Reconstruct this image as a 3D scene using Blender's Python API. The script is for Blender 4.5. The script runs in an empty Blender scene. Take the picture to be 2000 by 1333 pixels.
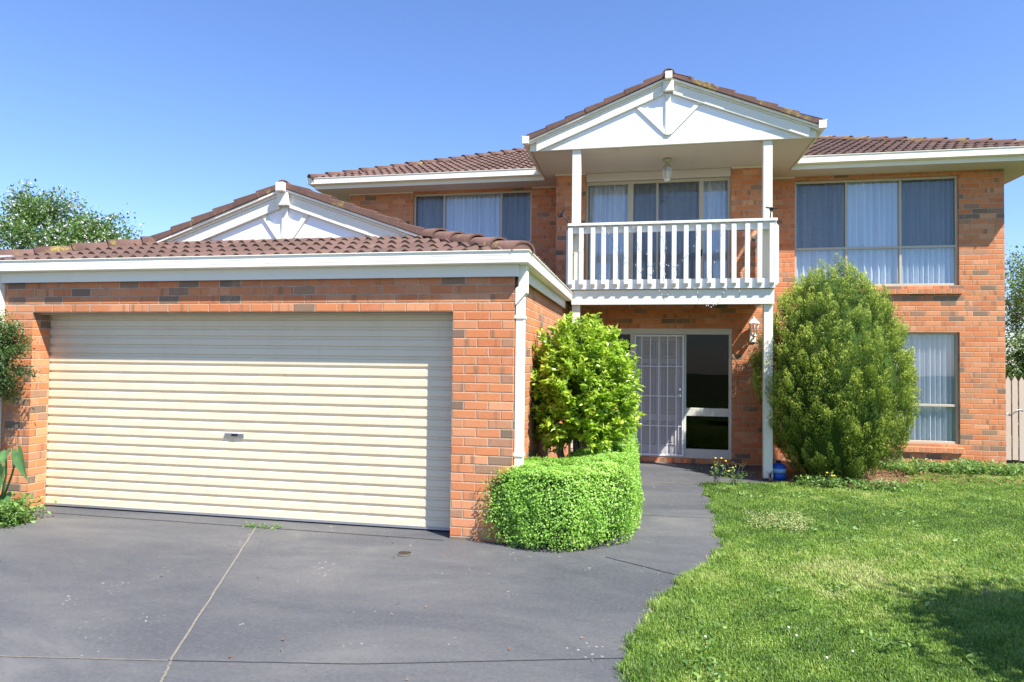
import bpy, bmesh, math, random
import numpy as np
from mathutils import Vector, Matrix

random.seed(7)
RNG = np.random.default_rng(11)
ZO = 1.73                      # heights below are measured from the eye level; the ground is at 0
S = bpy.context.scene
COL = S.collection
R = math.radians

# ------------------------------------------------------------------ materials
def new_mat(name):
    m = bpy.data.materials.new(name)
    m.use_nodes = True
    nt = m.node_tree
    for n in list(nt.nodes):
        nt.nodes.remove(n)
    out = nt.nodes.new('ShaderNodeOutputMaterial')
    return m, nt, out

class NB:
    """small node builder"""
    def __init__(s, nt): s.nt = nt
    def n(s, t, **kw):
        nd = s.nt.nodes.new(t)
        for k, v in kw.items():
            if k.startswith('i_'):
                nd.inputs[int(k[2:])].default_value = v
            else:
                setattr(nd, k, v)
        return nd
    def l(s, a, b): s.nt.links.new(a, b)
    def math(s, op, a, b=None, c=None, clamp=False):
        nd = s.n('ShaderNodeMath', operation=op, use_clamp=clamp)
        for i, v in enumerate((a, b, c)):
            if v is None: continue
            if isinstance(v, (int, float)): nd.inputs[i].default_value = v
            else: s.l(v, nd.inputs[i])
        return nd.outputs[0]
    def mix(s, fac, a, b, blend='MIX'):
        nd = s.n('ShaderNodeMix', data_type='RGBA', blend_type=blend)
        for i, v in ((0, fac), (6, a), (7, b)):
            if isinstance(v, (int, float)): nd.inputs[i].default_value = v
            elif isinstance(v, tuple): nd.inputs[i].default_value = (*v, 1) if len(v) == 3 else v
            else: s.l(v, nd.inputs[i])
        return nd.outputs[2]
    def noise(s, vec, scale, detail=4, rough=.55, dist=0.0):
        nd = s.n('ShaderNodeTexNoise')
        nd.inputs['Scale'].default_value = scale
        nd.inputs['Detail'].default_value = detail
        nd.inputs['Roughness'].default_value = rough
        nd.inputs['Distortion'].default_value = dist
        if vec is not None: s.l(vec, nd.inputs['Vector'])
        return nd.outputs[0]
    def ramp(s, fac, stops, interp='LINEAR'):
        nd = s.n('ShaderNodeValToRGB')
        cr = nd.color_ramp; cr.interpolation = interp
        while len(cr.elements) > 1: cr.elements.remove(cr.elements[-1])
        cr.elements[0].position = stops[0][0]; cr.elements[0].color = (*stops[0][1], 1)
        for p, c in stops[1:]:
            e = cr.elements.new(p); e.color = (*c, 1)
        s.l(fac, nd.inputs[0])
        return nd.outputs[0]
    def mapr(s, v, a, b, c=0.0, d=1.0):
        nd = s.n('ShaderNodeMapRange'); nd.clamp = True
        s.l(v, nd.inputs[0])
        for i, q in ((1, a), (2, b), (3, c), (4, d)): nd.inputs[i].default_value = q
        return nd.outputs[0]
    def stretch(s, vec, sc):
        nd = s.n('ShaderNodeMapping'); nd.inputs['Scale'].default_value = sc
        s.l(vec, nd.inputs[0]); return nd.outputs[0]
    def bump(s, h, strength, dist):
        nd = s.n('ShaderNodeBump'); nd.inputs['Strength'].default_value = strength
        nd.inputs['Distance'].default_value = dist
        s.l(h, nd.inputs['Height']); return nd.outputs[0]

def bsdf(b, out, color, rough=.7, bump=None, spec=.4, metal=0.0):
    p = b.n('ShaderNodeBsdfPrincipled')
    for key, v in (('Base Color', color), ('Roughness', rough)):
        if isinstance(v, tuple): p.inputs[key].default_value = (*v, 1)
        elif isinstance(v, (int, float)): p.inputs[key].default_value = v
        else: b.l(v, p.inputs[key])
    p.inputs['Specular IOR Level'].default_value = spec
    p.inputs['Metallic'].default_value = metal
    if bump is not None: b.l(bump, p.inputs['Normal'])
    b.l(p.outputs[0], out.inputs[0])
    return p

def geo_pos(b): return b.n('ShaderNodeNewGeometry').outputs['Position']
def lin(h):
    h = h.lstrip('#'); c = [int(h[i:i+2], 16)/255 for i in (0, 2, 4)]
    return tuple(((v+.055)/1.055)**2.4 if v > .04045 else v/12.92 for v in c)

def brick_mat(name, bw=.24, bh=.086):
    m, nt, out = new_mat(name); b = NB(nt)
    uv = b.n('ShaderNodeUVMap').outputs[0]
    sep = b.n('ShaderNodeSeparateXYZ'); b.l(uv, sep.inputs[0])
    v = b.math('DIVIDE', sep.outputs[1], bh)
    row = b.math('FLOOR', v)
    half = b.math('MULTIPLY', b.math('FLOORED_MODULO', row, 2.0), .5)
    # small irregularity of each course
    wn0 = b.n('ShaderNodeTexWhiteNoise', noise_dimensions='1D'); b.l(row, wn0.inputs['W'])
    jit = b.math('MULTIPLY', b.math('SUBTRACT', wn0.outputs[0], .5), .04)
    u = b.math('ADD', b.math('ADD', b.math('DIVIDE', sep.outputs[0], bw), half), jit)
    colid = b.math('FLOOR', u)
    fu = b.math('MULTIPLY', b.math('FRACT', u), bw)
    fv = b.math('MULTIPLY', b.math('FRACT', v), bh)
    # distance to the brick's edge
    du = b.math('MINIMUM', fu, b.math('SUBTRACT', bw, fu))
    dv = b.math('MINIMUM', fv, b.math('SUBTRACT', bh, fv))
    pos = geo_pos(b)
    wob = b.math('MULTIPLY', b.math('SUBTRACT', b.noise(pos, 38, 3), .5), .0035)
    d = b.math('ADD', b.math('MINIMUM', du, dv), wob)
    isb = b.mapr(d, .0034, .0056)
    comb = b.n('ShaderNodeCombineXYZ'); b.l(colid, comb.inputs[0]); b.l(row, comb.inputs[1])
    wn = b.n('ShaderNodeTexWhiteNoise', noise_dimensions='2D'); b.l(comb.outputs[0], wn.inputs['Vector'])
    wn2 = b.n('ShaderNodeTexWhiteNoise', noise_dimensions='3D')
    c2 = b.n('ShaderNodeCombineXYZ'); b.l(colid, c2.inputs[0]); b.l(row, c2.inputs[1]); c2.inputs[2].default_value = 7.3
    b.l(c2.outputs[0], wn2.inputs['Vector'])
    base = b.ramp(wn.outputs[0], [(0, (.52, .165, .066)), (.2, (.60, .225, .092)), (.45, (.55, .195, .080)),
                                  (.62, (.66, .30, .15)), (.74, (.50, .17, .072)), (.82, (.55, .25, .12)), (.86, (.42, .21, .12)),
                                  (.90, (.30, .185, .115)), (.95, (.21, .15, .10)), (1, (.16, .125, .09))])
    # smoky patch across a part of some bricks
    sm = b.n('ShaderNodeCombineXYZ')
    b.l(b.math('ADD', b.math('MULTIPLY', sep.outputs[0], 10), b.math('MULTIPLY', wn2.outputs[0], 40)), sm.inputs[0])
    b.l(row, sm.inputs[1])
    smn = b.noise(sm.outputs[0], 1.0, 2)
    gate = b.mapr(wn2.outputs[0], .42, .5)
    smoke = b.math('MULTIPLY', b.mapr(smn, .53, .64), gate)
    base = b.mix(b.math('MULTIPLY', smoke, .75), base, (.20, .125, .075))
    fine = b.noise(pos, 140, 3, .7)
    base = b.mix(.35, base, b.ramp(fine, [(.3, (.25, .25, .25)), (.7, (.8, .8, .8))]), 'OVERLAY')
    streak = b.noise(b.stretch(pos, (300, 300, 30)), 1.0, 2)
    base = b.mix(b.mapr(streak, .45, .8, 0, .22), base, (.66, .27, .14))
    big = b.noise(pos, .9, 3)
    base = b.mix(b.mapr(big, .4, .75, 0, .28), base, (.33, .16, .09))
    base = b.mix(b.math('MULTIPLY', b.mapr(b.noise(pos, 3.3, 5, .7), .55, .75), b.mapr(fine, .4, .7, .2, .5)), base, (.66, .42, .30))
    mort = b.ramp(b.noise(pos, 9, 5, .7), [(.3, (.31, .225, .155)), (.55, (.45, .34, .24)), (.75, (.55, .44, .33))])
    col = b.mix(isb, mort, base)
    h = b.math('ADD', b.math('MULTIPLY', b.mapr(d, .002, .009), 1.0), b.math('MULTIPLY', fine, .12))
    bsdf(b, out, col, .88, b.bump(h, .6, .006), .2)
    return m

def paint_mat(name, c, dirt=(.38, .36, .22), amt=.25, rough=.45, scale=5.0, bumpy=.1):
    m, nt, out = new_mat(name); b = NB(nt); pos = geo_pos(b)
    n1 = b.noise(b.stretch(pos, (1, 1, .45)), scale, 5, .65)
    n2 = b.noise(pos, scale*9, 3, .6)
    f = b.math('MULTIPLY', b.mapr(n1, .5, .78), b.mapr(n2, .35, .75))
    col = b.mix(b.math('MULTIPLY', f, amt), c, dirt)
    col = b.mix(b.mapr(b.noise(pos, 1.3, 3), .3, .8, 0, .10), col, tuple(x*.8 for x in c))
    bsdf(b, out, col, rough, b.bump(b.noise(b.stretch(pos, (8, 8, 40)), 6, 3), bumpy, .002), .35)
    return m

def tile_mat(name, c1, c2, lichen=.35, moss=.5):
    m, nt, out = new_mat(name); b = NB(nt); pos = geo_pos(b)
    uv = b.n('ShaderNodeUVMap').outputs[0]
    fl = b.n('ShaderNodeVectorMath', operation='FLOOR'); b.l(uv, fl.inputs[0])
    wn = b.n('ShaderNodeTexWhiteNoise', noise_dimensions='2D'); b.l(fl.outputs[0], wn.inputs['Vector'])
    col = b.mix(wn.outputs[0], c1, c2)
    n1 = b.noise(pos, 5, 5, .7)
    col = b.mix(b.mapr(n1, .48, .72, 0, moss), col, (.075, .06, .048))
    n3 = b.noise(pos, 55, 4, .7)
    col = b.mix(b.mapr(n3, .5, .75, 0, .4), col, (.26, .17, .14))
    n4 = b.noise(pos, 2.3, 4, .75)
    col = b.mix(b.math('MULTIPLY', b.mapr(n4, .56, .66), b.mapr(n3, .38, .6, 0, lichen)), col, (.42, .33, .07))
    bsdf(b, out, col, .85, b.bump(n3, .4, .004), .25)
    return m

def leaf_mat(name, stops, trans=.35, rough=.45, spec=.5, hue=None, tcol=(.42, .6, .08)):
    m, nt, out = new_mat(name); b = NB(nt)
    at = b.n('ShaderNodeAttribute'); at.attribute_name = 'rnd'
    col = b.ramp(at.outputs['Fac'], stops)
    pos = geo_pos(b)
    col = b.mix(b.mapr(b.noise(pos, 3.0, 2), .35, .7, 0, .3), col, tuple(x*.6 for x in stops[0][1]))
    p = b.n('ShaderNodeBsdfPrincipled')
    b.l(col, p.inputs['Base Color']); p.inputs['Roughness'].default_value = rough
    p.inputs['Specular IOR Level'].default_value = spec
    t = b.n('ShaderNodeBsdfTranslucent')
    b.l(b.mix(.5, col, tcol, 'MIX'), t.inputs[0])
    mx = b.n('ShaderNodeMixShader'); mx.inputs[0].default_value = trans
    b.l(p.outputs[0], mx.inputs[1]); b.l(t.outputs[0], mx.inputs[2]); b.l(mx.outputs[0], out.inputs[0])
    return m

def plain(name, c, rough=.6, metal=0.0, spec=.4, noise=.15, nscale=20):
    m, nt, out = new_mat(name); b = NB(nt); pos = geo_pos(b)
    n = b.noise(pos, nscale, 4, .6)
    col = b.mix(b.mapr(n, .3, .75, 0, noise), c, tuple(x*.45 for x in c))
    bsdf(b, out, col, rough, None, spec, metal)
    return m

def glass_mat(name, tint=(.9, .93, .95), refl=1.0):
    m, nt, out = new_mat(name); b = NB(nt)
    t = b.n('ShaderNodeBsdfTransparent'); t.inputs[0].default_value = (*tint, 1)
    g = b.n('ShaderNodeBsdfGlossy'); g.inputs['Roughness'].default_value = .01
    g.inputs[0].default_value = (.95, .97, 1, 1)
    lw = b.n('ShaderNodeLayerWeight'); lw.inputs[0].default_value = .5
    fr = b.math('ADD', b.math('MULTIPLY', b.math('POWER', lw.outputs['Facing'], 5.0), .9), .045)
    pos = geo_pos(b)
    b.l(b.bump(b.noise(pos, 1.2, 1), .08, .02), g.inputs['Normal'])
    mx = b.n('ShaderNodeMixShader')
    b.l(b.math('MULTIPLY', fr, refl, clamp=True), mx.inputs[0])
    b.l(t.outputs[0], mx.inputs[1]); b.l(g.outputs[0], mx.inputs[2]); b.l(mx.outputs[0], out.inputs[0])
    return m

def screen_mat(name):
    m, nt, out = new_mat(name); b = NB(nt)
    t = b.n('ShaderNodeBsdfTransparent'); t.inputs[0].default_value = (1, 1, 1, 1)
    d = b.n('ShaderNodeBsdfDiffuse'); d.inputs[0].default_value = (.05, .055, .06, 1)
    mx = b.n('ShaderNodeMixShader'); mx.inputs[0].default_value = .21
    b.l(t.outputs[0], mx.inputs[1]); b.l(d.outputs[0], mx.inputs[2]); b.l(mx.outputs[0], out.inputs[0])
    return m

def driveway_mat():
    m, nt, out = new_mat('driveway_coating'); b = NB(nt); pos = geo_pos(b)
    c = b.ramp(b.noise(b.stretch(pos, (.45, 1.0, 1)), 1.1, 6, .65, .6),
               [(.28, (.056, .061, .070)), (.44, (.078, .082, .091)), (.58, (.104, .106, .110)), (.74, (.175, .170, .160))])
    # broad paler wear in the wheel area and by the drain
    w = b.math('MULTIPLY', b.mapr(b.noise(b.stretch(pos, (.35, .8, 1)), .8, 4, .6, .8), .52, .72), b.mapr(b.noise(pos, 26, 4, .7), .3, .7, .35, 1.0))
    c = b.mix(b.math('MULTIPLY', w, .6), c, (.19, .18, .165))
    g2 = b.noise(pos, 42, 5, .75)
    c = b.mix(b.mapr(g2, .5, .72, 0, .55), c, (.17, .168, .16))
    c = b.mix(b.mapr(g2, .28, .44, .5, 0), c, (.035, .037, .042))
    fine = b.noise(pos, 210, 3, .7)
    c = b.mix(b.mapr(fine, .45, .75, 0, .5), c, (.125, .125, .13))
    c = b.mix(b.mapr(b.noise(pos, 90, 3, .7), .25, .42, .35, 0), c, (.026, .027, .032))
    # chips of bare pale concrete, gathered in patches
    vo = b.n('ShaderNodeTexVoronoi'); vo.inputs['Scale'].default_value = 34; vo.inputs['Randomness'].default_value = 1
    wv = b.n('ShaderNodeVectorMath', operation='ADD'); b.l(b.stretch(pos, (.55, 1, 1)), wv.inputs[0])
    nn = b.n('ShaderNodeTexNoise'); nn.inputs['Scale'].default_value = 60; b.l(pos, nn.inputs['Vector'])
    sc = b.n('ShaderNodeVectorMath', operation='SCALE'); sc.inputs['Scale'].default_value = .02; b.l(nn.outputs[1], sc.inputs[0])
    b.l(sc.outputs[0], wv.inputs[1]); b.l(wv.outputs[0], vo.inputs['Vector'])
    patch = b.mapr(b.noise(pos, 1.7, 4, .65), .56, .68, 0, .19)
    patch = b.math('ADD', patch, .035)
    chip = b.math('LESS_THAN', vo.outputs['Distance'], patch)
    sel = b.n('ShaderNodeTexWhiteNoise'); b.l(vo.outputs['Position'], sel.inputs['Vector'])
    chip = b.math('MULTIPLY', chip, b.math('GREATER_THAN', sel.outputs[0], .45))
    c = b.mix(b.math('MULTIPLY', chip, .85), c, (.50, .46, .42))
    h = b.math('ADD', fine, b.math('MULTIPLY', b.noise(pos, 3, 3), 1.2))
    bsdf(b, out, c, b.mapr(b.noise(pos, 7, 3), .3, .7, .5, .75), b.bump(h, .35, .004), .35)
    return m

def soil_mat(name, stops, scale=6):
    m, nt, out = new_mat(name); b = NB(nt); pos = geo_pos(b)
    c = b.ramp(b.noise(pos, scale, 6, .7), stops)
    bsdf(b, out, c, .95, b.bump(b.noise(pos, scale*8, 4, .7), .8, .02), .1)
    return m

def roller_mat():
    m, nt, out = new_mat('cream_steel'); b = NB(nt); pos = geo_pos(b)
    n = b.noise(b.stretch(pos, (1.0, 1, .35)), 4, 5, .65)
    c = b.mix(b.mapr(n, .45, .8, 0, .25), (.74, .63, .45), (.56, .46, .32))
    n2 = b.noise(b.stretch(pos, (.5, 1, 14)), 3, 4, .7)
    c = b.mix(b.mapr(n2, .5, .8, 0, .18), c, (.52, .46, .36))
    n3 = b.noise(b.stretch(pos, (2.2, 1, .9)), 2.2, 6, .75)
    c = b.mix(b.mapr(n3, .58, .72, 0, .28), c, (.45, .38, .28))
    bsdf(b, out, c, .42, None, .4)
    return m

M = dict(
    brick=brick_mat('orange_brick'),
    white=paint_mat('white_gutter_paint', (.85, .81, .69), amt=.35),
    trim=paint_mat('cream_trim_paint', (.77, .74, .63), dirt=(.30, .29, .20), amt=.22),
    rail=paint_mat('weathered_white_timber', (.80, .79, .74), dirt=(.25, .24, .20), amt=.65, scale=9, bumpy=.35),
    ply=paint_mat('white_gable_sheet', (.86, .87, .89), amt=.03),
    soffit=paint_mat('soffit_sheet', (.60, .54, .49), dirt=(.4, .36, .3), amt=.25, rough=.8),
    olive=paint_mat('stained_fascia', (.42, .37, .27), dirt=(.2, .18, .1), amt=.5),
    tile=tile_mat('roof_tile', (.105, .062, .049), (.15, .088, .070), .1, .55),
    ridge=tile_mat('ridge_tile', (.13, .072, .055), (.17, .095, .075), .95, .6),
    edge=tile_mat('dark_tile_edge', (.06, .038, .03), (.10, .06, .045), .1, .5),  # lip faces take a darker tile colour
    bed=plain('mortar_bedding', (.045, .042, .04), .95, nscale=30),
    frame=plain('primrose_window_frame', (.50, .45, .34), .4, noise=.1, nscale=4),
    dframe=paint_mat('grey_green_door_frame', (.60, .60, .52), dirt=(.3, .28, .2), amt=.3),
    glass=glass_mat('window_glass', refl=1.5),
    dglass=glass_mat('dark_glass', (.35, .36, .36), .35),
    screen=screen_mat('fly_screen_mesh'),
    roller=roller_mat(),
    alu=plain('dull_aluminium', (.50, .50, .52), .35, .7, noise=.2),
    rubber=plain('black_rubber', (.015, .015, .017), .8),
    black=plain('black_plastic', (.02, .02, .022), .45),
    chrome=plain('chrome', (.75, .75, .78), .18, 1.0),
    grille=plain('white_steel_bar', (.78, .80, .86), .35),
    leafd=plain('door_paint', (.46, .45, .45), .5, noise=.05, nscale=3),
    panel=plain('door_moulding_shade', (.36, .35, .34), .5, noise=.05, nscale=3),  # darker grey puts the shade round each door panel into the colour
    lampw=plain('white_lantern_metal', (.78, .78, .74), .4),
    lampc=plain('antique_cream_metal', (.42, .39, .28), .5),
    drive=driveway_mat(),
    joint=soil_mat('joint_sand', [(.3, (.22, .2, .16)), (.7, (.42, .38, .31))], 30),
    jointd=soil_mat('dark_joint', [(.3, (.03, .03, .035)), (.7, (.12, .12, .13))], 30),
    ground=soil_mat('dry_grass_ground', [(.3, (.06, .08, .03)), (.7, (.10, .12, .05))], 3),
    lawn=soil_mat('lawn_soil', [(.3, (.05, .09, .02)), (.7, (.10, .16, .04))], 9),
    mulch=soil_mat('bark_mulch', [(.3, (.12, .07, .04)), (.55, (.26, .17, .10)), (.75, (.40, .30, .2))], 25),
    chip=plain('bark_chip', (.42, .27, .17), .9, noise=.6, nscale=15),
    bark=soil_mat('bark', [(.3, (.10, .07, .05)), (.7, (.24, .18, .13))], 22),
    barkg=soil_mat('grey_bark', [(.3, (.16, .14, .12)), (.7, (.34, .31, .27))], 18),
    blue=plain('blue_plastic', (.02, .09, .42), .3, noise=.1),
    label=plain('paper_label', (.3, .5, .7), .6),
    picket=paint_mat('beige_picket_paint', (.52, .44, .36), dirt=(.2, .15, .1), amt=.4),
    wire=plain('dark_wire', (.05, .06, .04), .7),
    bulb=plain('clear_bulb', (.85, .88, .9), .15),
    petal=leaf_mat('white_petal', [(0, (.75, .72, .70)), (1, (.85, .84, .84))], .25, tcol=(.8, .8, .75)),
    yellow=plain('yellow_petal', (.75, .48, .03), .6),
)
def curtain_mat():
    m, nt, out = new_mat('sheer_curtain'); b = NB(nt)
    pos = geo_pos(b)
    c = b.mix(b.mapr(b.noise(b.stretch(pos, (22, 1, .4)), 1, 2), .35, .65), (.66, .70, .78), (.90, .92, .95))  # vertical tone bands put the pleats' shading into the cloth colour
    p = b.n('ShaderNodeBsdfPrincipled'); b.l(c, p.inputs[0]); p.inputs['Roughness'].default_value = .9
    t = b.n('ShaderNodeBsdfTranslucent'); t.inputs[0].default_value = (.7, .75, .8, 1)
    mx = b.n('ShaderNodeMixShader'); mx.inputs[0].default_value = .15
    b.l(p.outputs[0], mx.inputs[1]); b.l(t.outputs[0], mx.inputs[2]); b.l(mx.outputs[0], out.inputs[0])
    return m
M['curtain'] = curtain_mat()
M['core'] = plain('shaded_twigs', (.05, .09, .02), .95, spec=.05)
M['grass'] = leaf_mat('grass_blade', [(0, (.085, .175, .035)), (.35, (.19, .33, .055)), (.7, (.35, .48, .09)), (.93, (.52, .58, .20)), (1, (.60, .52, .30))], .4, .5, .35)
M['box'] = leaf_mat('box_hedge_leaf', [(0, (.13, .34, .035)), (.5, (.30, .56, .08)), (1, (.54, .76, .16))], .4, .4)
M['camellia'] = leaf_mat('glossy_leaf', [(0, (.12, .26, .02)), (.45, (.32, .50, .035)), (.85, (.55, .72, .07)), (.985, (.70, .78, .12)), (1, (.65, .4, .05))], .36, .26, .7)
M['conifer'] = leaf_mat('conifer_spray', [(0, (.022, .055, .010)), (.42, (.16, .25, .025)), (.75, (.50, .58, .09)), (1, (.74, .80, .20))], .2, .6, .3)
M['treeleaf'] = leaf_mat('tree_leaf', [(0, (.04, .10, .02)), (.5, (.09, .19, .035)), (1, (.20, .31, .07))], .25, .5)
M['darkleaf'] = leaf_mat('dark_leaf', [(0, (.03, .07, .02)), (.5, (.06, .12, .03)), (1, (.14, .22, .05))], .25, .4)
M['bigleaf'] = leaf_mat('broad_leaf', [(0, (.07, .17, .06)), (1, (.13, .28, .09))], .3, .35, .5)
M['weed'] = leaf_mat('weed_leaf', [(0, (.08, .18, .04)), (.6, (.17, .31, .07)), (1, (.32, .46, .12))], .3, .5)
M['flower_weed'] = leaf_mat('pale_flower_heads', [(0, (.30, .36, .10)), (1, (.62, .62, .30))], .3, .6)
M['dryleaf'] = leaf_mat('dry_leaf', [(0, (.20, .10, .05)), (1, (.42, .24, .12))], .1, .8, .2, tcol=(.4, .2, .1))

# ------------------------------------------------------------------ object helpers
WL = {}
def wl(o): return WL.get(o.name, Vector((0, 0, 0))) if o else Vector((0, 0, 0))

def link(o, parent, loc):
    COL.objects.link(o)
    loc = Vector(loc)
    if parent:
        o.parent = parent
        o.location = loc - wl(parent)
    else:
        o.location = loc
    WL[o.name] = loc
    return o

def tag(o, label=None, cat=None, group=None, kind=None):
    if label: o['label'] = label
    if cat: o['category'] = cat
    if group: o['group'] = group
    if kind: o['kind'] = kind
    return o

def empty(name, loc):
    o = bpy.data.objects.new(name, None)
    o.empty_display_size = .2
    return link(o, None, loc)

def auto_uv(me, du=0.0, dv=0.0, swap=False, off=(0, 0, 0)):
    uvl = me.uv_layers.new(name='UVMap')
    for p in me.polygons:
        n = p.normal
        a = max(range(3), key=lambda i: abs(n[i]))
        for li in p.loop_indices:
            c = me.vertices[me.loops[li].vertex_index].co
            x, y, z = c[0]+off[0], c[1]+off[1], c[2]+off[2]
            if a == 0: u, v = y, z
            elif a == 1: u, v = x, z
            else: u, v = x, y
            if swap: u, v = v, u
            uvl.data[li].uv = (u+du, v+dv)

class MB:
    def __init__(s): s.v = []; s.f = []; s.sm = []
    def poly(s, pts, smooth=False):
        i = len(s.v); s.v += [tuple(p) for p in pts]; s.f.append(tuple(range(i, i+len(pts)))); s.sm.append(smooth)
    def box(s, x0, x1, y0, y1, z0, z1):
        i = len(s.v)
        s.v += [(x0, y0, z0), (x1, y0, z0), (x1, y1, z0), (x0, y1, z0), (x0, y0, z1), (x1, y0, z1), (x1, y1, z1), (x0, y1, z1)]
        for f in ((0, 3, 2, 1), (4, 5, 6, 7), (0, 1, 5, 4), (1, 2, 6, 5), (2, 3, 7, 6), (3, 0, 4, 7)):
            s.f.append(tuple(i+k for k in f)); s.sm.append(False)
        return s
    def prism_y(s, pts, y0, y1):
        """pts: (x,z) counter-clockwise seen from -Y"""
        n = len(pts); i = len(s.v)
        s.v += [(p[0], y0, p[1]) for p in pts] + [(p[0], y1, p[1]) for p in pts]
        s.f.append(tuple(i+k for k in range(n))); s.sm.append(False)
        s.f.append(tuple(i+n+k for k in reversed(range(n)))); s.sm.append(False)
        for k in range(n):
            k2 = (k+1) % n
            s.f.append((i+k, i+n+k, i+n+k2, i+k2)); s.sm.append(False)
        return s
    def tube(s, pts, r, seg=8, cap=True):
        pts = [Vector(p) for p in pts]; n = len(pts)
        rs = r if isinstance(r, (list, tuple)) else [r]*n
        base = len(s.v); ref = None
        for k, p in enumerate(pts):
            t = (pts[min(k+1, n-1)] - pts[max(k-1, 0)])
            if t.length < 1e-9: t = Vector((0, 0, 1))
            t.normalize()
            if ref is None:
                ref = t.orthogonal().normalized()
            ref = (ref - t*ref.dot(t))
            ref = ref.normalized() if ref.length > 1e-6 else t.orthogonal().normalized()
            q = t.cross(ref)
            for j in range(seg):
                a = 2*math.pi*j/seg
                s.v.append(tuple(p + (ref*math.cos(a)+q*math.sin(a))*rs[k]))
        for k in range(n-1):
            for j in range(seg):
                a = base+k*seg+j; b2 = base+k*seg+(j+1) % seg
                s.f.append((a, b2, b2+seg, a+seg)); s.sm.append(True)
        if cap:
            s.f.append(tuple(base+j for j in reversed(range(seg)))); s.sm.append(False)
            s.f.append(tuple(base+(n-1)*seg+j for j in range(seg))); s.sm.append(False)
        return s
    def lathe(s, c, prof, seg=16, sq=False):
        """prof: (radius, height) from the bottom up about a vertical axis through c"""
        base = len(s.v); n = len(prof); off = math.pi/seg
        for (r, h) in prof:
            for j in range(seg):
                a = 2*math.pi*j/seg+off
                s.v.append((c[0]+r*math.cos(a), c[1]+r*math.sin(a), c[2]+h))
        for k in range(n-1):
            for j in range(seg):
                a = base+k*seg+j; b2 = base+k*seg+(j+1) % seg
                s.f.append((a, b2, b2+seg, a+seg)); s.sm.append(seg > 8)
        s.f.append(tuple(base+j for j in reversed(range(seg)))); s.sm.append(False)
        s.f.append(tuple(base+(n-1)*seg+j for j in range(seg))); s.sm.append(False)
        return s
    def sweep(s, path, prof, closed_ends=True):
        """path: (x,y) points; prof: closed loop of (outward, z); outward = right of travel direction"""
        P = [Vector(p) for p in path]; n = len(P); base = len(s.v); m = len(prof)
        for k in range(n):
            d0 = (P[k]-P[k-1]).normalized() if k > 0 else (P[1]-P[0]).normalized()
            d1 = (P[k+1]-P[k]).normalized() if k < n-1 else d0
            n0 = Vector((d0.y, -d0.x)); n1 = Vector((d1.y, -d1.x))
            mt = (n0+n1); mt = mt/max(mt.dot(n0), 1e-6)
            for (o, z) in prof:
                s.v.append((P[k].x+mt.x*o, P[k].y+mt.y*o, z))
        for k in range(n-1):
            for j in range(m):
                a = base+k*m+j; b2 = base+k*m+(j+1) % m
                s.f.append((a, a+m, b2+m, b2)); s.sm.append(False)
        s.f.append(tuple(base+j for j in range(m))); s.sm.append(False)
        s.f.append(tuple(base+(n-1)*m+j for j in reversed(range(m)))); s.sm.append(False)
        return s
    def build(s, name, mat, parent=None, bevel=0.0, dv=0.0, du=0.0, swap=False, origin=None):
        me = bpy.data.meshes.new(name)
        vs = [Vector((a, b, c+ZO)) for a, b, c in s.v]
        if origin is None:
            lo = Vector((min(v[0] for v in vs), min(v[1] for v in vs), min(v[2] for v in vs)))
            hi = Vector((max(v[0] for v in vs), max(v[1] for v in vs), max(v[2] for v in vs)))
            origin = Vector(((lo.x+hi.x)/2, (lo.y+hi.y)/2, lo.z))
        else:
            origin = Vector(origin)
        me.from_pydata([tuple(v-origin) for v in vs], [], s.f)
        me.update()
        auto_uv(me, du, dv, swap, origin - Vector((0, 0, ZO)))
        me.polygons.foreach_set('use_smooth', s.sm)
        me.materials.append(mat)
        o = bpy.data.objects.new(name, me)
        link(o, parent, origin)
        if bevel:
            md = o.modifiers.new('edge', 'BEVEL'); md.width = bevel; md.segments = 2
            md.limit_method = 'ANGLE'; md.angle_limit = R(40)
        return o

def box(name, mat, parent, *a, bevel=0.0, **k): return MB().box(*a).build(name, mat, parent, bevel, **k)

def wall_mb(axis, a0, a1, z0, z1, t0, t1, openings=()):
    """a wall with rectangular openings; axis 'x' runs along X with thickness t0..t1 in Y"""
    mb = MB()
    As = sorted({a0, a1, *[v for o in openings for v in o[:2]]})
    Zs = sorted({z0, z1, *[v for o in openings for v in o[2:]]})
    def solid(i, j):
        if i < 0 or j < 0 or i >= len(As)-1 or j >= len(Zs)-1: return False
        ca = (As[i]+As[i+1])/2; cz = (Zs[j]+Zs[j+1])/2
        return not any(o[0] < ca < o[1] and o[2] < cz < o[3] for o in openings)
    P = (lambda a, t, z: (a, t, z)) if axis == 'x' else (lambda a, t, z: (t, a, z))
    fl = axis != 'x'
    def q(*p):
        p = list(p)
        if fl: p.reverse()
        mb.poly(p)
    for i in range(len(As)-1):
        for j in range(len(Zs)-1):
            if not solid(i, j): continue
            A, B, C, D = As[i], As[i+1], Zs[j], Zs[j+1]
            q(P(A, t0, C), P(B, t0, C), P(B, t0, D), P(A, t0, D))
            q(P(B, t1, C), P(A, t1, C), P(A, t1, D), P(B, t1, D))
            if not solid(i-1, j): q(P(A, t1, C), P(A, t0, C), P(A, t0, D), P(A, t1, D))
            if not solid(i+1, j): q(P(B, t0, C), P(B, t1, C), P(B, t1, D), P(B, t0, D))
            if not solid(i, j-1): q(P(A, t1, C), P(B, t1, C), P(B, t0, C), P(A, t0, C))
            if not solid(i, j+1): q(P(A, t0, D), P(B, t0, D), P(B, t1, D), P(A, t1, D))
    return mb

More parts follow.
